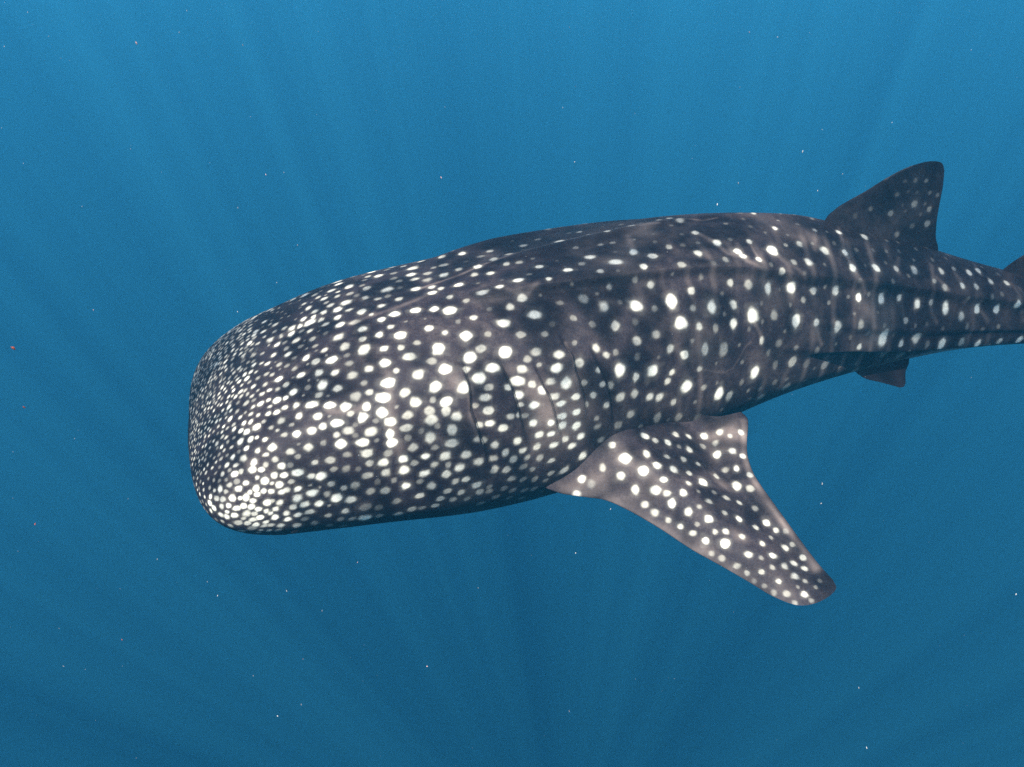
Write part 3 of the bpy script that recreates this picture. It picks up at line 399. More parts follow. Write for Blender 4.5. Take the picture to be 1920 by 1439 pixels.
BANDS = [  # pale skin stripes, partly rippling sunlight painted into the colour
    ([(.4424,.463), (.4424,.593), (.4424,.716)], 0.0078, 0.50),
    ([(.5479,-.113), (.5347,.288), (.5309,.62), (.5328,.838), (.5385,.951), (.5479,1.073)], 0.0136, 0.55),
    ([(.5102,.297), (.5008,.602)], 0.0147, 0.40),
    ([(.4952,1.318), (.4989,1.431), (.5027,1.501)], 0.0160, 0.55),
    ([(.4311,1.196), (.4386,1.318), (.4405,1.379)], 0.0108, 0.40),
    ([(.4028,.244), (.4141,.436), (.4179,.602), (.4311,.681)], 0.0155, 0.50),
    ([(.4311,.489), (.4273,.62), (.4311,.716), (.4424,.803)], 0.0139, 0.50),
    ([(.4594,.611), (.465,.742), (.4763,.855), (.4838,.942)], 0.0141, 0.35),
    ([(.3784,1.457), (.3934,1.51), (.4047,1.536), (.4123,1.527), (.4179,1.475), (.4236,1.396), (.4292,1.37)], 0.0053, 0.20),
    ([(.6251,.62), (.6195,.934), (.6232,1.309), (.6289,1.422)], 0.0145, 0.50),
    ([(.6251,.846), (.6364,1.012)], 0.0165, 0.45),
    ([(.6496,.628), (.6534,.838), (.659,1.143)], 0.0147, 0.45),
    ([(.5893,.585), (.5818,.803), (.5875,1.117), (.5912,1.379)], 0.0143, 0.35),
    ([(.6835,.157), (.6816,.463)], 0.0151, 0.45),
    ([(.7231,.75), (.7269,1.257)], 0.0152, 0.45),
    ([(.6741,1.004), (.6779,1.239), (.6873,1.414)], 0.0148, 0.35),
    ([(.7156,.646), (.7212,1.038), (.7287,1.405)], 0.0130, 0.35),
    ([(.1806,.052), (.2145,.035), (.2427,0), (.271,-.026), (.3087,-.052), (.3444,-.035), (.3821,.017)], 0.0078, 0.60),
    ([(.3671,.009), (.3859,-.009), (.4028,.009), (.4179,.061), (.4311,.044)], 0.0063, 0.50),
    ([(.352,.096), (.3463,.314)], 0.0165, 0.60),
    ([(.239,.367), (.2503,.454), (.2616,.41)], 0.0152, 0.30),
    ([(.2672,.951), (.2691,1.047), (.2691,1.134)], 0.0085, 0.80),  # highlight along a gill flap edge, painted as a pale line
    ([(.141,.768), (.1391,.846), (.1391,1.021), (.1354,1.187), (.1372,1.388), (.1391,1.527)], 0.0228, 0.35),
    ([(.0977,.899), (.109,.977), (.1184,.977)], 0.0186, 0.30),
    ([(.1278,.183), (.1429,.183), (.1655,.175), (.1843,.14)], 0.0162, 0.30),
    ([(.19,1.126), (.1881,1.283), (.1919,1.449)], 0.0121, 0.35)]

PATCHES = [
    (.2578,1.501,.16,.75), (.239,1.318,.115,.35), (.2672,1.187,.074,.35), (.1824,.977,.051,.45), (.222,1.012,.046,.35), (.5517,1.248,.083,.4), (.5611,1.518,.092,.5), (.5724,1.265,.084,.35), (.497,1.422,.048,.3), (.5065,.445,.056,.3), (.3727,-.009,.071,.4), (.3218,.41,.135,.3),
    (.3426,.271,.103,.3), (.3689,.105,.106,.35), (.0436,1.073,.033,.45), (.021,1.405,.073,.25), (.3784,1.274,.09,.18), (.4669,1.03,.086,.22), (.4462,1.073,.093,.15), (.109,1.728,.042,.35), (.4914,.288,.129,.15)]

GILLS = [
    [(.19,.873), (.19,1.004), (.19,1.108), (.1881,1.239), (.19,1.335), (.1919,1.449), (.1956,1.562), (.1994,1.641)],
    [(.2145,.925), (.2164,1.012), (.2182,1.1), (.2201,1.196), (.222,1.335), (.2239,1.475), (.2277,1.58)],
    [(.239,1.038), (.2408,1.126), (.2427,1.222), (.2465,1.309), (.2484,1.405), (.2503,1.51), (.254,1.597)],
    [(.2634,.899), (.2653,.977), (.2691,1.065), (.2691,1.178), (.2729,1.353), (.2747,1.492)],
    [(.2842,1.065), (.2879,1.204), (.2936,1.361), (.2955,1.501), (.2974,1.632)]]

PECTORAL = dict(
    root=[(.079,4.076,-2.376), (.277,4.094,-2.324), (.41,4.121,-2.209), (.516,4.166,-2.151), (.656,4.248,-2.155), (.817,4.351,-2.17), (.991,4.48,-2.205), (1.136,4.405,-2.176), (1.278,4.45,-2.155)],
    lead=[(.079,4.076,-2.376), (.248,3.96,-2.384), (.308,3.949,-2.39), (.385,3.939,-2.396), (.477,3.925,-2.404), (.593,3.872,-2.432), (.745,3.776,-2.481), (.889,3.672,-2.534), (1.032,3.586,-2.578), (1.135,3.521,-2.611), (1.237,3.454,-2.645), (1.304,3.423,-2.661)],
    tip=[(1.304,3.423,-2.661), (1.352,3.411,-2.668), (1.402,3.412,-2.668), (1.471,3.432,-2.659), (1.53,3.465,-2.644), (1.558,3.495,-2.629), (1.552,3.53,-2.612)],
    trail=[(1.278,4.45,-2.155), (1.304,4.413,-2.174), (1.299,4.36,-2.2), (1.278,4.279,-2.24), (1.263,4.184,-2.286), (1.275,4.082,-2.336), (1.303,4.01,-2.372), (1.332,3.949,-2.403), (1.392,3.824,-2.465), (1.447,3.71,-2.522), (1.501,3.607,-2.573), (1.552,3.53,-2.612)],
    normal=(.0109,-.4416,.8971),
    spots=[(.879,4.253,-2.209,.0171,.72), (.962,4.291,-2.239,.0173,.77), (1.051,4.334,-2.258,.0192,.85), (1.135,4.326,-2.226,.0191,.77), (1.185,4.29,-2.227,.0131,.51), (1.25,4.315,-2.218,.0173,.77), (.702,4.169,-2.183,.0208,.94), (.755,4.159,-2.199,.0154,.68), (.825,4.17,-2.215,.0202,.94), (.948,4.185,-2.26,.019,.85), (.885,4.174,-2.236,.0128,.34), (1.039,4.265,-2.284,.0172,.42), (1.105,4.276,-2.267,.0172,.59), (1.106,4.212,-2.302,.0239,1.02), (1.181,4.203,-2.27,.0177,.85), (1.235,4.177,-2.286,.0153,.77), (.694,4.05,-2.214,.0204,.72), (.58,4.018,-2.225,.0255,1.02), (.809,4.073,-2.244,.0152,.64), (.899,4.091,-2.268,.0166,.64), (.981,4.097,-2.297,.0154,.68), (.743,3.995,-2.25,.0189,.94), (.674,3.97,-2.268,.026,1.19), (.829,3.999,-2.273,.0216,.94), (.916,4.005,-2.301,.0158,.68), (1.132,4.122,-2.346,.0175,.51), (1.185,4.101,-2.323,.0174,.85), (1.252,4.071,-2.339,.0167,.77), (.556,3.97,-2.298,.0215,.77), (.771,3.931,-2.297,.0181,.81), (.899,3.933,-2.319,.0149,.59), (.987,3.973,-2.336,.0222,.94), (1.075,4.065,-2.353,.0167,.64), (1.18,4.027,-2.39,.0219,.81), (1.239,3.99,-2.378,.0198,.51), (.629,3.933,-2.354,.0214,.77), (.727,3.904,-2.342,.0213,.94), (.784,3.881,-2.346,.0161,.59), (.866,3.873,-2.338,.0173,.72), (.949,3.898,-2.347,.009,.42), (1.035,3.923,-2.367,.013,.38), (.806,3.845,-2.384,.0198,.94), (.997,3.855,-2.377,.016,.64), (1.096,3.915,-2.39,.0149,.59), (1.168,3.917,-2.421,.0163,.64), (.678,3.88,-2.411,.0168,.59), (.725,3.842,-2.434,.018,.55), (.938,3.812,-2.382,.0127,.42), (.882,3.799,-2.404,.0178,.72), (1.066,3.809,-2.415,.014,.55), (1.25,3.903,-2.448,.015,.51), (.98,3.76,-2.419,.0196,.89), (1.141,3.794,-2.442,.0191,.89), (.788,3.802,-2.454,.016,.51), (.842,3.768,-2.47,.0159,.72), (.922,3.751,-2.446,.012,.38), (1.291,3.829,-2.481,.0193,.89), (.899,3.733,-2.484,.0145,.64), (1.004,3.708,-2.461,.0132,.55), (1.053,3.708,-2.455,.015,.64), (1.222,3.771,-2.475,.0146,.72), (1.332,3.784,-2.499,.016,.64), (.958,3.694,-2.501,.0188,.89), (1.043,3.659,-2.5,.0218,1.02), (1.133,3.692,-2.478,.015,.59), (1.237,3.68,-2.51,.0144,.64), (1.293,3.733,-2.509,.0108,.42), (1.358,3.689,-2.54,.0176,.72), (1.153,3.609,-2.526,.0154,.64), (1.214,3.6,-2.536,.013,.34), (1.275,3.624,-2.54,.0174,.89), (1.027,3.621,-2.552,.0149,.42), (.979,3.643,-2.543,.0125,.42), (1.092,3.583,-2.572,.0142,.47), (1.138,3.551,-2.59,.0129,.51), (1.203,3.544,-2.576,.0135,.55), (1.261,3.562,-2.564,.0135,.47), (1.324,3.58,-2.568,.0142,.68), (1.376,3.606,-2.57,.0161,.77), (1.432,3.643,-2.56,.015,.68), (1.426,3.586,-2.587,.0136,.72), (1.279,3.503,-2.602,.0146,.64), (1.365,3.538,-2.594,.0153,.77), (1.411,3.518,-2.61,.0116,.51), (1.212,3.496,-2.621,.0116,.34), (1.166,3.517,-2.611,.0116,.26), (1.25,3.463,-2.639,.0139,.34), (1.311,3.454,-2.638,.0157,.42), (1.368,3.485,-2.621,.0091,.34), (1.457,3.492,-2.627,.0103,.42), (1.395,3.456,-2.639,.0151,.72), (1.488,3.528,-2.615,.0098,.34), (1.342,3.419,-2.663,.0126,.38), (1.423,3.43,-2.657,.0114,.34), (1.374,3.769,-2.49,.0146,.42), (1.393,3.707,-2.529,.0126,.51), (.361,4.006,-2.346,.0181,1.02), (.331,3.949,-2.388,.0196,.85), (.468,4.01,-2.282,.0184,.51), (.521,4.088,-2.195,.0185,.72), (.41,3.975,-2.35,.0197,.42)],
    lines=[([(1.278,4.385,-2.186), (1.242,4.181,-2.285), (1.258,4.064,-2.343), (1.311,3.925,-2.411), (1.373,3.799,-2.474), (1.431,3.695,-2.527), (1.481,3.588,-2.583)], 0.0192, 0.60), ([(.48,3.925,-2.404), (.753,3.771,-2.483), (.957,3.631,-2.554), (1.142,3.516,-2.613)], 0.0326, 0.25), ([(1.203,4.358,-2.194), (1.162,4.246,-2.251), (1.105,4.276,-2.267)], 0.0696, 0.40), ([(.303,3.95,-2.389), (.353,3.958,-2.375), (.425,3.973,-2.347)], 0.0572, 0.40), ([(.576,4.007,-2.236), (.675,3.967,-2.272), (.752,3.905,-2.329)], 0.0408, 0.30), ([(.9,3.666,-2.537), (.974,3.641,-2.545)], 0.0352, 0.40), ([(1.059,4.064,-2.344), (1.1,4.02,-2.373)], 0.0333, 0.30), ([(1.105,3.708,-2.464), (1.139,3.683,-2.483)], 0.0314, 0.30)])

DORSAL = dict(
    root=[(1.848,5.219,-1.307), (1.946,5.246,-1.346), (2.073,5.279,-1.384), (2.307,5.342,-1.478), (2.507,5.395,-1.551), (2.669,5.437,-1.602)],
    lead=[(1.848,5.219,-1.307), (1.88,5.223,-1.231), (1.907,5.228,-1.206), (1.937,5.234,-1.182), (1.999,5.248,-1.147), (2.1,5.269,-1.095), (2.199,5.291,-1.036), (2.3,5.312,-.984), (2.378,5.33,-.956)],
    tip=[(2.378,5.33,-.956), (2.459,5.349,-.94), (2.53,5.366,-.94), (2.572,5.378,-.955), (2.597,5.386,-.997)],
    trail=[(2.669,5.437,-1.602), (2.677,5.433,-1.497), (2.643,5.421,-1.418), (2.623,5.41,-1.321), (2.615,5.402,-1.214), (2.611,5.395,-1.095), (2.597,5.386,-.997)],
    normal=(.238,-.9698,-.0537),
    spots=[(2.341,5.326,-1.047,.0128,.21), (2.409,5.343,-1.045,.0138,.3), (2.484,5.361,-1.051,.0129,.36), (2.302,5.321,-1.124,.0147,.3), (2.373,5.337,-1.11,.0101,.18), (2.528,5.376,-1.128,.0116,.3), (2.586,5.391,-1.145,.0131,.27), (2.431,5.356,-1.189,.0223,.48), (2.278,5.321,-1.237,.0186,.45), (2.545,5.386,-1.231,.0178,.42), (2.507,5.375,-1.193,.0103,.24), (2.138,5.285,-1.201,.0147,.27), (2.351,5.337,-1.192,.0102,.18), (2.555,5.394,-1.323,.0199,.48), (2.445,5.367,-1.327,.0165,.27), (2.342,5.344,-1.369,.0165,.33), (2.323,5.345,-1.462,.0161,.36), (2.377,5.345,-1.23,.0102,.18), (2.493,5.375,-1.258,.0103,.18), (2.038,5.262,-1.237,.0161,.18), (2.437,5.354,-1.118,.0116,.18)],
    lines=[([(2.209,5.293,-1.03), (2.298,5.312,-.981), (2.371,5.328,-.954)], 0.0081, 0.50)])

PELVIC = dict(
    root=[(2.088,5.142,-2.146), (2.287,5.218,-2.127), (2.481,5.288,-2.112), (2.559,5.311,-2.11)],
    lead=[(2.088,5.142,-2.146), (2.203,5.086,-2.226), (2.307,5.083,-2.254), (2.411,5.08,-2.282)],
    tip=[(2.411,5.08,-2.282), (2.439,5.08,-2.289), (2.466,5.09,-2.287), (2.483,5.113,-2.271)],
    trail=[(2.559,5.311,-2.11), (2.531,5.221,-2.185), (2.497,5.17,-2.222), (2.483,5.113,-2.271)],
    normal=(.1807,-.6589,.7302),
    spots=[],
    lines=[])

SPECKS = [
    (-.724,2.074,-.087,.0035,0), (-.565,1.671,-.035,.0028,0), (-.408,1.437,-.078,.0032,0), (-.947,1.879,-.042,.0026,0), (-.855,1.595,-.089,.0022,0), (-1.276,2.62,-.12,.0029,0), (-1.211,2.531,-.171,.0029,0), (-.917,1.952,-.136,.0022,0),
    (-.726,1.724,-.279,.003,0), (-.904,1.856,-.419,.0034,0), (-1.23,2.265,-.402,.0027,0), (-1.087,1.947,-.271,.0023,0), (-.616,1.982,-.45,.0036,0), (-.485,1.905,-.357,.0028,0), (-.489,1.975,-.534,.0036,0), (-.54,1.955,-.617,.0037,0),
    (-.775,2.37,-.833,.0045,0), (-.839,2.118,-.111,.0083,1), (-.674,2.451,-.465,.0044,1), (-.122,1.54,-.297,.0037,1), (-.904,1.814,-.634,.0035,1), (-.755,1.247,-.497,.0081,2), (.508,1.581,-.26,.0047,0), (.119,1.749,-.168,.0025,0),
    (.125,2.274,-.268,.0039,0), (.335,1.32,-.263,.0036,0), (.349,1.501,-.335,.0041,0), (.638,1.728,-.327,.0031,0), (.162,2.325,-.409,.0034,0), (.5,1.454,-.302,.0026,0), (.596,1.437,-.192,.0021,0), (.98,2.432,-.055,.0027,0),
    (.661,2.653,-.111,.0052,1), (-1.179,2.124,-1.108,.0043,0), (-1.061,1.594,-1.104,.0034,0), (-.547,1.763,-1.336,.0052,0), (-.32,1.209,-.957,.0031,0), (-.658,1.02,-.908,.0027,0), (-1.214,1.974,-1.77,.0046,0), (-.559,1.803,-1.735,.0057,0),
    (-.43,1.237,-1.218,.0034,0), (-.606,1.619,-1.47,.0037,0), (-.436,1.072,-.821,.0028,0), (-.61,1.461,-1.085,.0032,0), (-.982,2.045,-1.443,.0044,0), (-1.139,1.787,-1.47,.0034,0), (-1.256,1.969,-1.065,.0034,0), (-.921,1.409,-.859,.0025,0),
    (-.888,1.766,-1.078,.0025,0), (-.975,1.706,-1.823,.0055,0), (-.365,1.859,-1.016,.0076,3), (-.424,2.024,-1.438,.0051,1), (-.238,1.953,-1.74,.0075,1), (-.592,1.979,-1.736,.0045,1), (-.821,1.347,-.643,.0058,2), (-.73,1.153,-.749,.0041,2),
    (-.884,1.6,-1.348,.0042,2), (.493,1.223,-.719,.0042,0), (.891,2.194,-1.356,.0069,0), (.26,2.004,-1.255,.0056,0), (.139,1.616,-1.124,.0046,0), (.536,1.061,-.987,.0033,0), (.907,1.693,-1.773,.0055,0), (.111,1.313,-1.28,.0036,0),
    (.76,1.092,-.834,.0032,0)]
TL = 7.0
KU = np.array(STATIONS)

def hermite(k, v, x):
    v = np.asarray(v)
    m = np.gradient(v, k)
    i = np.clip(np.searchsorted(k, x, side='right') - 1, 0, len(k) - 2)
    h = k[i + 1] - k[i]
    t = (x - k[i]) / h
    return ((2 * t**3 - 3 * t**2 + 1) * v[i] + (t**3 - 2 * t**2 + t) * h * m[i]
            + (-2 * t**3 + 3 * t**2) * v[i + 1] + (t**3 - t**2) * h * m[i + 1])

_uu = np.linspace(0, 1, 401)
_yaw = YAW + BEND * np.clip(_uu - .35, 0, None)
_pit = TILT + DROOP * np.clip(_uu - .35, 0, None)
_dir = np.stack([np.cos(_yaw) * np.cos(_pit), np.sin(_yaw) * np.cos(_pit), np.sin(_pit)], -1)
_cen = np.concatenate([[[0, 0, 0]], np.cumsum((_dir[1:] + _dir[:-1]) / 2, 0) / 400]) * TL + np.array(SNOUT)

def frames(u):
    """centre, tailward, left and up directions of the body at stations u"""
    C = np.stack([np.interp(u, _uu, _cen[:, k]) for k in range(3)], -1)
    T = np.stack([np.interp(u, _uu, _dir[:, k]) for k in range(3)], -1)
    T /= np.linalg.norm(T, axis=1, keepdims=True)
    L = np.cross(T, (0, 0, 1.0))
    L /= np.linalg.norm(L, axis=1, keepdims=True)
    U = np.cross(L, T)
    return C, T, L * math.cos(ROLL) - U * math.sin(ROLL), U * math.cos(ROLL) + L * math.sin(ROLL)

def cap(u, u1, q):
    t = np.clip(1 - u / u1, 0, 1)
    return (1 - t**q)**(1 / q)

RIDGES = [  # (stations, degrees from the back), height, upper and lower width, fade-in and fade-out stations
    ((.2, .26, .31, .36, .43, .48, .53, .65, .8, .95), (18, 23.5, 30, 36, 44, 52, 55, 60, 62, 64), .042, .10, .026, .18, .27),
    ((.42, .54, .63, .73, .95), (66, 80.5, 87, 89, 90), .022, .09, .022, .46, .56),
    ((.3, .36, .42, .46, .54, .61, .68, .95), (68, 74, 79, 83.5, 92.5, 106, 114, 112), .038, .13, .024, .42, .56)]

def body_point(u, th):
    """surface points for stations u (n,) and angles th (n,) or grid when th is (m,) with grid=True"""
    C, T, L, U = frames(u)
    a = hermite(KU, HALF_WIDTH, u) * cap(u, CAP_W, CAP_WQ)
    bt = hermite(KU, BACK_HEIGHT, u) * cap(u, CAP_H, CAP_HQ)
    bb = hermite(KU, BELLY_DEPTH, u) * cap(u, CAP_H, CAP_HQ)
    e = 2 / np.interp(u, [0, .1, .3, .6, 1], [2.8, 2.7, 2.35, 2.1, 2.0])
    col = (slice(None), None) if th.ndim == 2 else slice(None)
    s, c = np.sin(th), np.cos(th)
    X = np.sign(s) * np.abs(s)**e[col]
    Y = np.sign(c) * np.abs(c)**e[col]
    b = np.where(c >= 0, bt[col], bb[col])
    lx, uy = a[col] * X, b * Y
    # ridges along the back and flanks, and the raised gill covers
    rad = np.sqrt(a * (bt + bb) / 2)[col] + 1e-6
    bump = 0.016 * np.exp(-(th * rad / .032)**2) * smooth01((u[col] - .14) / .20) * (1 - smooth01((u[col] - .50) / .06))
    for ku, kd, h, wu, wl, f0, f1 in RIDGES:
        d = (np.abs(th) - np.radians(np.interp(u, ku, kd))[col]) * rad
        bump = bump + h * smooth01((u[col] - f0) / (f1 - f0)) * (1 - .6 * smooth01((u[col] - .8) / .2)) * np.where(d < 0, np.exp(-(d / wu)**2), np.exp(-(d / wl)**2))
    ku, kd = RIDGES[2][:2]                                  # the flank falls in under the lowest ridge
    d = (np.abs(th) - np.radians(np.interp(u, ku, kd))[col]) * rad
    bump = bump - .026 * smooth01((u[col] - .45) / .14) * smooth01((.80 - u[col]) / .2) * smooth01((d - .01) / .05) * (1 - smooth01((d - .10) / .16))
    for g in GILLS:
        gu, gt = np.array(g).T
        at = np.interp(np.abs(th), gt, gu)
        ends = smooth01((np.abs(th) - gt[0] + .08) / .20) * smooth01((gt[-1] + .08 - np.abs(th)) / .20)
        d = (u[col] - at) * TL
        bump = bump + ends * np.where(d < 0, .024 * np.exp(-(d / .075)**2), .024 * np.exp(-(d / .010)**2) - .010 * np.exp(-((d - .022) / .020)**2))
    ln = np.sqrt(lx**2 + uy**2) + 1e-6
    lx, uy = lx * (1 + bump / ln), uy * (1 + bump / ln)
    if th.ndim == 2:
        return C[:, None] + lx[..., None] * L[:, None] + uy[..., None] * U[:, None]
    return C + lx[:, None] * L + uy[:, None] * U

def points_at(pairs):
    q = np.array(pairs, dtype=float)
    return body_point(q[:, 0], q[:, 1])

def resample(pts, n):
    pts = np.asarray(pts, dtype=float)
    d = np.concatenate([[0], np.cumsum(np.linalg.norm(np.diff(pts, axis=0), axis=1))])
    s = np.linspace(0, d[-1], n)
    return np.stack([np.interp(s, d, pts[:, k]) for k in range(3)], -1)

def smooth_curve(pts, n):
    """resample through a Catmull-Rom curve"""
    pts = np.asarray(pts, dtype=float)
    k = np.concatenate([[0], np.cumsum(np.linalg.norm(np.diff(pts, axis=0), axis=1)**.5)])
    x = np.linspace(0, k[-1], n * 6)
    return resample(np.stack([hermite(k, pts[:, j], x) for j in range(3)], -1), n)

def wobble(P, seed, f):
    return (np.sin(P[..., 0] * f + seed) + np.sin(P[..., 1] * f * 1.3 + seed * 2.1) + np.sin(P[..., 2] * f * 1.1 + seed * 3.7)) / 3

def paint_spot(P, c, r, b, seed, axis=None, stretch=1.0):
    q = P - c
    if axis is not None:                                   # drawn out along one direction, as skin spots are
        q = q - (1 - 1 / stretch) * (q @ axis)[..., None] * axis
    d = np.linalg.norm(q, axis=-1) / r
    d = d * (1 + .26 * wobble(P, seed, 1.9 / r) + .10 * wobble(P, seed * 1.7, 4.5 / r))
    k = min(b, 1.0)**1.6
    soft = (seed * 7.31) % 1.0
    return k * (1 - smooth01((d - .70 + .12 * soft) / (.42 + .42 * soft))) + .07 * k * (1 - smooth01((d - .9) / 1.3))

def line_distance(P, pts):
    best = np.full(P.shape[:-1], 1e9)
    for a, b in zip(pts[:-1], pts[1:]):
        ab = b - a
        t = np.clip(((P - a) @ ab) / (ab @ ab + 1e-12), 0, 1)
        best = np.minimum(best, np.linalg.norm(P - a - t[..., None] * ab, axis=-1))
    return best

# ---------------------------------------------------------------- the shark
shark = link(bpy.data.objects.new('whale_shark', None))
shark.empty_display_size = 0.3
shark['label'] = 'huge dark whale shark covered in white spots swimming through open blue water'
shark['category'] = 'shark'

us = np.unique(np.concatenate([.06 * np.linspace(0, 1, 230)**3, np.linspace(.06, .30, 300), np.linspace(.30, .80, 440), np.linspace(.80, 1.0, 50)]))
ths = np.radians(np.concatenate([np.linspace(-24, 134, 380), np.linspace(134, 336, 110)[1:-1]]))
ths = np.where(ths > np.pi, ths - 2 * np.pi, ths)
ths = np.sort(ths)
TH2 = np.broadcast_to(ths[None], (len(us), len(ths)))
V = body_point(us, TH2)
nu, nt_ = V.shape[:2]

rng = random.Random(3)
spot = np.zeros((nu, nt_))
pale = np.zeros((nu, nt_))

def stamp(u, th, r, b, seed):
    c = points_at([(u, th)])[0]
    w = r * 2.4 / TL
    i0, i1 = np.searchsorted(us, u - w), np.searchsorted(us, u + w)
    if i1 <= i0:
        return
    cols = slice(None)
    if u > .05:
        dth = r * 2.4 / .18
        j0, j1 = np.searchsorted(ths, th - dth), np.searchsorted(ths, th + dth)
        cols = slice(j0, max(j1, j0 + 1))
    P = V[i0:i1, cols]
    T = frames(np.array([u]))[1][0]
    a = seed % 1.0 * 2 - 1
    axis = T + np.array((0, 0, 1.0)) * a * (.25 if u < .27 else 2.0)
    axis /= np.linalg.norm(axis)
    st = (1.08 + .3 * (seed * 3.3 % 1.0)) if u < .27 and abs(th) > .7 else 1.0 + .2 * (seed * 3.3 % 1.0)
    if u > .38:                                            # taller than long on the flank
        axis = frames(np.array([u]))[3][0] + T * .12 * a
        axis /= np.linalg.norm(axis)
        st = 1.12 + .35 * (seed * 3.3 % 1.0)
    r = r / st**.5
    spot[i0:i1, cols] = np.maximum(spot[i0:i1, cols], paint_spot(P, c, r, b, seed, axis, st))

for u, th, r, b in SPOTS:
    stamp(u, th, r, b, rng.uniform(0, 60))
right = [(u, -th + rng.uniform(-.03, .03), r, b) for u, th, r, b in SPOTS if th > .45]
for u, th, r, b in right:
    stamp(u + rng.uniform(-.006, .006), th, r, b, rng.uniform(0, 60))
for k in range(260):                                       # the tail, beyond what the flank rows reach
    u = rng.uniform(.735, .97)
    stamp(u, rng.choice((-1, 1)) * rng.uniform(.2, 1.9), rng.uniform(.010, .022), rng.uniform(.4, 1), rng.uniform(0, 60))

for pts, w, st in BANDS:
    q = points_at(pts)
    u0, u1 = min(p[0] for p in pts) - .03, max(p[0] for p in pts) + .03
    i0, i1 = np.searchsorted(us, u0), np.searchsorted(us, u1)
    P = V[i0:i1]
    d = line_distance(P, q)
    d = d * (1 + .35 * wobble(P, st * 9, 30.0))
    pale[i0:i1] = np.maximum(pale[i0:i1], st * np.exp(-(d / (w * 1.0))**2) * (.75 + .35 * wobble(P, 2.0, 55.0)))
for u, th, r, st in PATCHES:
    c = points_at([(u, th)])[0]
    d = np.linalg.norm(V - c, axis=-1) / r * (1 + .3 * wobble(V, u * 40, 14.0))
    pale += st * np.exp(-d**2 * 1.4) * (.8 + .4 * wobble(V, 5.0, 38.0))
# broken pale bars across the flanks, between the rows of spots
S = (us * TL)[:, None] * np.ones_like(TH2)
bars = np.clip(np.sin(S * 2 * np.pi / .155 + 1.8 * wobble(V, 4.0, 4.0)), 0, 1)**3
bars *= smooth01((us - .30) / .14)[:, None] * smooth01((np.degrees(np.abs(TH2)) - 12) / 20) * smooth01(.42 + 1.0 * wobble(V, 8.0, 6.5) + .7 * wobble(V, 2.5, 17.0))
pale += .34 * bars
pale -= .05 * (1 - smooth01((us - .12) / .25))[:, None]
deg = np.abs(np.degrees(TH2))
belly = smooth01((deg + 6 * wobble(V, 1.0, 9.0) - 132) / 22)
spot *= 1 - .85 * belly

body = mesh_object('body', V.reshape(-1, 3), grid_faces(nu, nt_, wrap=True)[:, ::-1], SKIN, shark)
set_float(body, 'spot', spot)
set_float(body, 'pale', pale)
set_float(body, 'belly', belly)

# ---------------------------------------------------------------- fins
def coons(root, lead, tip, trail, nc, ns):
    """a sheet of points: rows run from root to tip (ns), columns from leading to trailing edge (nc)"""
    r, p = smooth_curve(root, nc), smooth_curve(tip, nc)
    l, t = smooth_curve(lead, ns), smooth_curve(trail, ns)
    c = np.linspace(0, 1, nc)[None, :, None]
    s = np.linspace(0, 1, ns)[:, None, None]
    return ((1 - s) * r[None] + s * p[None] + (1 - c) * l[:, None] + c * t[:, None]
            - (1 - s) * (1 - c) * r[0] - (1 - s) * c * r[-1] - s * (1 - c) * p[0] - s * c * p[-1])

def fin(name, spec, thick_root, thick_tip, nc, ns, underside, sag=0.0, flare=0.05, mirror=None, label=None, tone=0.0, fade=.055):
    G = coons(spec['root'], spec['lead'], spec['tip'], spec['trail'], nc, ns)
    nrm = np.array(spec['normal'])
    c = np.linspace(0, 1, nc)[None]
    s = np.linspace(0, 1, ns)[:, None]
    prof = np.clip(np.sqrt(np.clip(c, 0, 1)) * (1 - c)**.85 * 1.75, 0, None)
    H = (thick_root + (thick_tip - thick_root) * s**.8 + flare * np.exp(-s / fade)) * prof * np.sqrt(np.clip(1 - s**6, 0, 1))
    bow = -sag * s**2                                      # the tip hangs a little under water load
    up = G + nrm * (H * .5 + bow)[..., None]
    dn = G + nrm * (-H * .5 + bow)[..., None]
    V2 = np.concatenate([up, dn[:, ::-1][:, 1:-1]], 1)
    G2 = np.concatenate([G, G[:, ::-1][:, 1:-1]], 1)
    sp = np.zeros(V2.shape[:2])
    pa = np.full(V2.shape[:2], tone)
    for x, y, z, r, b in spec['spots']:
        sp = np.maximum(sp, paint_spot(G2, np.array((x, y, z)), r, b, x * 31 + y * 17))
    for pts, w, st in spec['lines']:
        d = line_distance(G2, np.array(pts)) * (1 + .3 * wobble(G2, st * 7, 30.0))
        pa = np.maximum(pa, st * np.exp(-(d / w)**2) * (.8 + .4 * wobble(G2, 3.0, 45.0)))
    be = np.zeros(V2.shape[:2])
    if underside:
        be[:, nc + 3:-3] = .8
        sp[:, nc + 3:-3] *= .1
    faces = grid_faces(V2.shape[0], V2.shape[1], wrap=True)
    Vf = V2.reshape(-1, 3)
    if mirror is not None:
        C, T, L, U = (q[0] for q in frames(np.array([mirror])))
        Vf = Vf - 2 * ((Vf - C) @ L)[:, None] * L
        faces = faces[:, ::-1]
    o = mesh_object(name, Vf, faces, SKIN, shark)
    set_float(o, 'spot', sp)
    set_float(o, 'pale', pa)
    set_float(o, 'belly', be)
    if label:
        o['label'] = label
    return o

fin('pectoral_fin', PECTORAL, .070, .016, 230, 210, True, 0.0, .12, tone=-.04, label='broad swept pectoral fin, spotted above, reaching out and down from the gills')
fin('pectoral_fin', PECTORAL, .070, .016, 110, 100, True, 0.0, .12, mirror=.31, tone=-.04)
fin('dorsal_fin', DORSAL, .075, .014, 130, 110, False, 0.0, .20, tone=-.45, fade=.11, label='dark upright dorsal fin with faint small spots')
fin('pelvic_fin', PELVIC, .016, .006, 50, 50, False, 0.0, .004, tone=-.2)
fin('pelvic_fin', PELVIC, .016, .006, 50, 50, False, 0.0, .004, mirror=.60, tone=-.2)

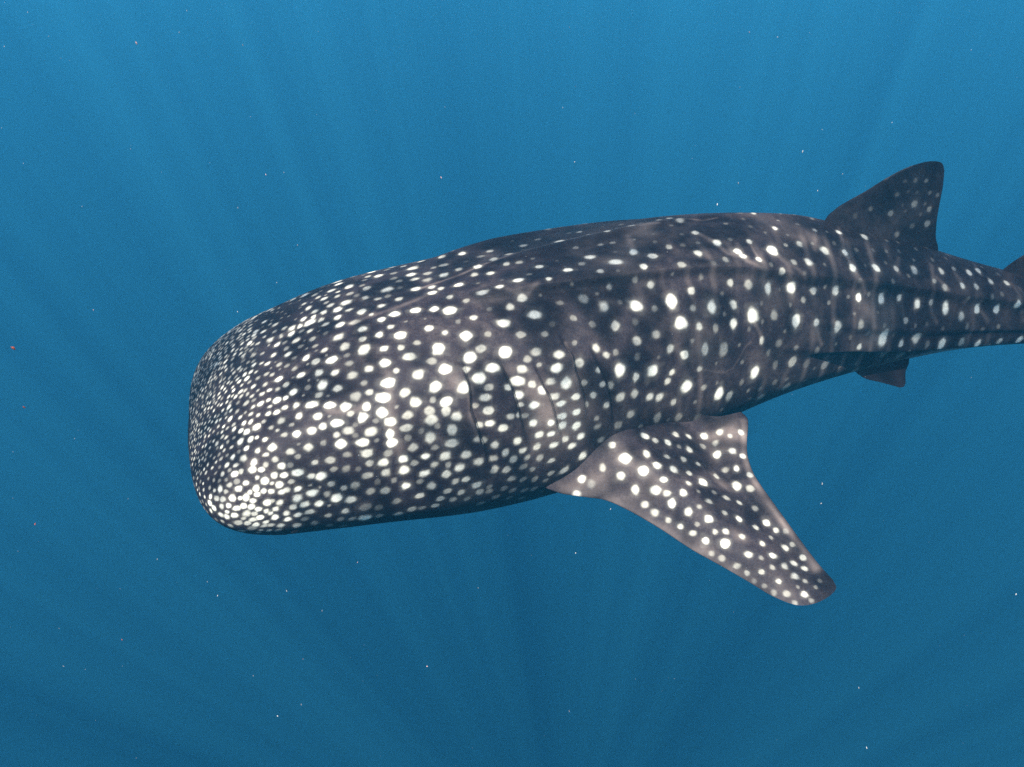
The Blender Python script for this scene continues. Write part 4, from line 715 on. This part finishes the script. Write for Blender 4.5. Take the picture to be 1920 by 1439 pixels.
def median_fin(name, base_u, base_lift, outline, thick, side=1):
    """a fin in the body's own upright plane; outline in (metres tailward, metres out) from the front of its base"""
    C, T, L, U = (q[0] for q in frames(np.array([base_u])))
    o0 = C + U * base_lift
    w = {k: [o0 + T * a + U * side * b for a, b in pts] for k, pts in outline.items()}
    w.update(normal=L, spots=[], lines=[])
    rr = random.Random(len(name))
    G = coons(w['root'], w['lead'], w['tip'], w['trail'], 12, 12)
    for k in range(14):
        q = G[rr.randrange(2, 11), rr.randrange(2, 10)]
        w['spots'].append((*q, rr.uniform(.008, .018), rr.uniform(.3, .8)))
    return fin(name, w, thick, .010, 60, 60, False, 0.0, .02)

median_fin('second_dorsal_fin', .712, .28, dict(root=[(0, -.06), (.2, -.07), (.40, -.10)], lead=[(0, -.06), (.10, .06), (.24, .17), (.34, .25)],
           tip=[(.34, .25), (.38, .265), (.41, .25)], trail=[(.40, -.10), (.47, .03), (.40, .10), (.39, .18), (.41, .25)]), .045)
median_fin('anal_fin', .80, -.15, dict(root=[(0, -.05), (.15, -.06), (.30, -.07)], lead=[(0, -.05), (.09, .06), (.20, .14), (.28, .20)],
           tip=[(.28, .20), (.31, .21), (.33, .20)], trail=[(.30, -.07), (.36, .02), (.31, .08), (.31, .14), (.33, .20)]), .035, side=-1)
median_fin('caudal_fin', .955, 0.0, dict(root=[(0, -.02), (.14, -.02), (.30, -.02)], lead=[(0, -.02), (.22, .22), (.62, .70), (1.02, 1.12)],
           tip=[(1.02, 1.12), (1.10, 1.16), (1.14, 1.10)], trail=[(.30, -.02), (.46, .22), (.74, .62), (1.0, .96), (1.14, 1.10)]), .10).name = 'caudal_fin_upper_lobe'
median_fin('caudal_fin', .955, 0.0, dict(root=[(0, -.02), (.14, -.02), (.30, -.02)], lead=[(0, -.02), (.12, .18), (.34, .48), (.52, .66)],
           tip=[(.52, .66), (.58, .69), (.61, .64)], trail=[(.30, -.02), (.40, .14), (.52, .42), (.61, .64)]), .08, side=-1).name = 'caudal_fin_lower_lobe'

# ---------------------------------------------------------------- gill slits, mouth, eyes
def strip_on_body(name, pairs, width, lift, material, ends=True):
    """a thin tapered strip that follows the skin"""
    q = np.array(pairs, dtype=float)
    k = np.linspace(0, 1, len(q))
    t = np.linspace(0, 1, 40)
    u, th = np.interp(t, k, q[:, 0]), np.interp(t, k, q[:, 1])
    w = width * (np.sin(np.pi * t)**.5 if ends else np.ones_like(t))
    P = body_point(u, th)
    C = frames(u)[0]
    T = np.gradient(P, axis=0)
    T /= np.linalg.norm(T, axis=1, keepdims=True) + 1e-9
    N = P - C
    N -= (N * T).sum(1, keepdims=True) * T
    N /= np.linalg.norm(N, axis=1, keepdims=True) + 1e-9
    S = np.cross(N, T)
    rows = [P + S * (w * a)[:, None] * .5 + N * (lift * b) for a, b in ((-1, -2.0), (-.5, .6), (0, 1.0), (.5, .6), (1, -2.0), (0, -2.5))]
    G = np.stack(rows, 1)
    return mesh_object(name, G.reshape(-1, 3), grid_faces(40, 6, wrap=True), material, shark)

for g in GILLS:
    for side in (1, -1):
        strip_on_body('gill_slit', [(u + .0026, side * th) for u, th in g], .007, .0010, SLIT)
mouth = [(u, math.radians(122)) for u in .056 * np.linspace(1, .02, 16)**2.6] + [(u, -math.radians(122)) for u in .056 * np.linspace(.02, 1, 16)**2.6]
strip_on_body('mouth', mouth, .022, .004, LIP)

def ball(name, centre, r, material, parent, squash=1.0, nrm=(0, 0, 1)):
    a = np.linspace(0, np.pi, 13)[:, None]
    b = np.linspace(0, 2 * np.pi, 21)[:-1][None]
    P = np.stack([np.sin(a) * np.cos(b), np.sin(a) * np.sin(b), np.cos(a) * np.ones_like(b) * squash], -1)
    nz = np.array(nrm) / np.linalg.norm(nrm)
    ax = np.cross(nz, (1, 0, 0)); ax /= np.linalg.norm(ax)
    ay = np.cross(nz, ax)
    P = P @ np.stack([ax, ay, nz]) * r + np.array(centre)
    return mesh_object(name, P.reshape(-1, 3), grid_faces(13, 20, wrap=True), material, parent)

for side in (1, -1):
    c = points_at([(.062, side * math.radians(111))])[0]
    nrm = c - frames(np.array([.062]))[0][0]
    eye = ball('eye', c, .016, EYE, shark, .18, nrm)
    ball('eyelid', c - nrm / np.linalg.norm(nrm) * .003, .024, LIP, eye, .10, nrm)

# ---------------------------------------------------------------- drifting plankton
def speck_mesh(seed, name):
    r = random.Random(seed)
    n1, n2 = 9, 8
    t = np.linspace(0, 1, n1)
    rad = np.sin(np.pi * t**.7)**.8 * .22 * (1 + .25 * np.sin(t * 9 + seed))
    ang = np.linspace(0, 2 * np.pi, n2 + 1)[:-1]
    P = np.stack([rad[:, None] * np.cos(ang) + .12 * np.sin(t * 3 + seed)[:, None], rad[:, None] * np.sin(ang) * .8, (t - .5)[:, None] * np.ones(n2)], -1)
    return P.reshape(-1, 3), grid_faces(n1, n2, wrap=True)

KIND = {0: (PALE_SPECK, 'tiny pale plankton speck drifting in the open blue water', 'pale plankton specks'),
        1: (PINK_SPECK, 'tiny pinkish plankton speck drifting in the open blue water', 'pinkish plankton specks'),
        2: (RED_SPECK, 'tiny red plankton fleck drifting in the open water before the snout', 'red plankton flecks'),
        3: (PALE_SPECK, 'tiny pale plankton speck drifting in front of the spotted head', None)}
protos = {}
for x, y, z, d, k in SPECKS:
    key = (k, rng.randrange(3))
    if key not in protos:
        v, f = speck_mesh(key[1] + 1, 'plankton_speck')
        o = mesh_object('plankton_speck', v, f, KIND[k][0])
        protos[key] = o
    else:
        o = link(protos[key].copy())
    o.location = (x, y, z)
    o.scale = (d * 1.05,) * 3
    o.rotation_euler = (rng.uniform(-.5, .5), rng.uniform(.1, .9), rng.uniform(0, 6.3))
    o['label'] = KIND[k][1]
    o['category'] = 'plankton'
    if KIND[k][2]:
        o['group'] = KIND[k][2]

vs, fs = [], []
base = 0
sv, sf = speck_mesh(2, 's')
sv = sv.reshape(9, 8, 3)[::2, ::2].reshape(-1, 3)
sf = grid_faces(5, 4, wrap=True)
for k in range(520):
    dist = rng.uniform(1.2, 9.0)
    p = np.array((rng.uniform(-.9, .9) * dist, dist, rng.uniform(-1.15, .25) * dist))
    if 3.2 < p[1] < 6.5 and abs(p[2] + 1.7) < 1.1 and -2.2 < p[0] < 5:
        continue
    a = rng.uniform(0, 6.3)
    rot = np.array(((math.cos(a), 0, math.sin(a)), (0, 1, 0), (-math.sin(a), 0, math.cos(a))))
    vs.append(sv @ rot * rng.uniform(.0010, .0026) * (dist / 2.2)**.5 + p)
    fs.append(sf + base)
    base += len(sv)
snow = mesh_object('marine_snow', np.concatenate(vs), np.concatenate(fs), PALE_SPECK)
snow['kind'] = 'stuff'
snow['label'] = 'fine pale marine snow hanging all through the blue water'
snow['category'] = 'marine snow'
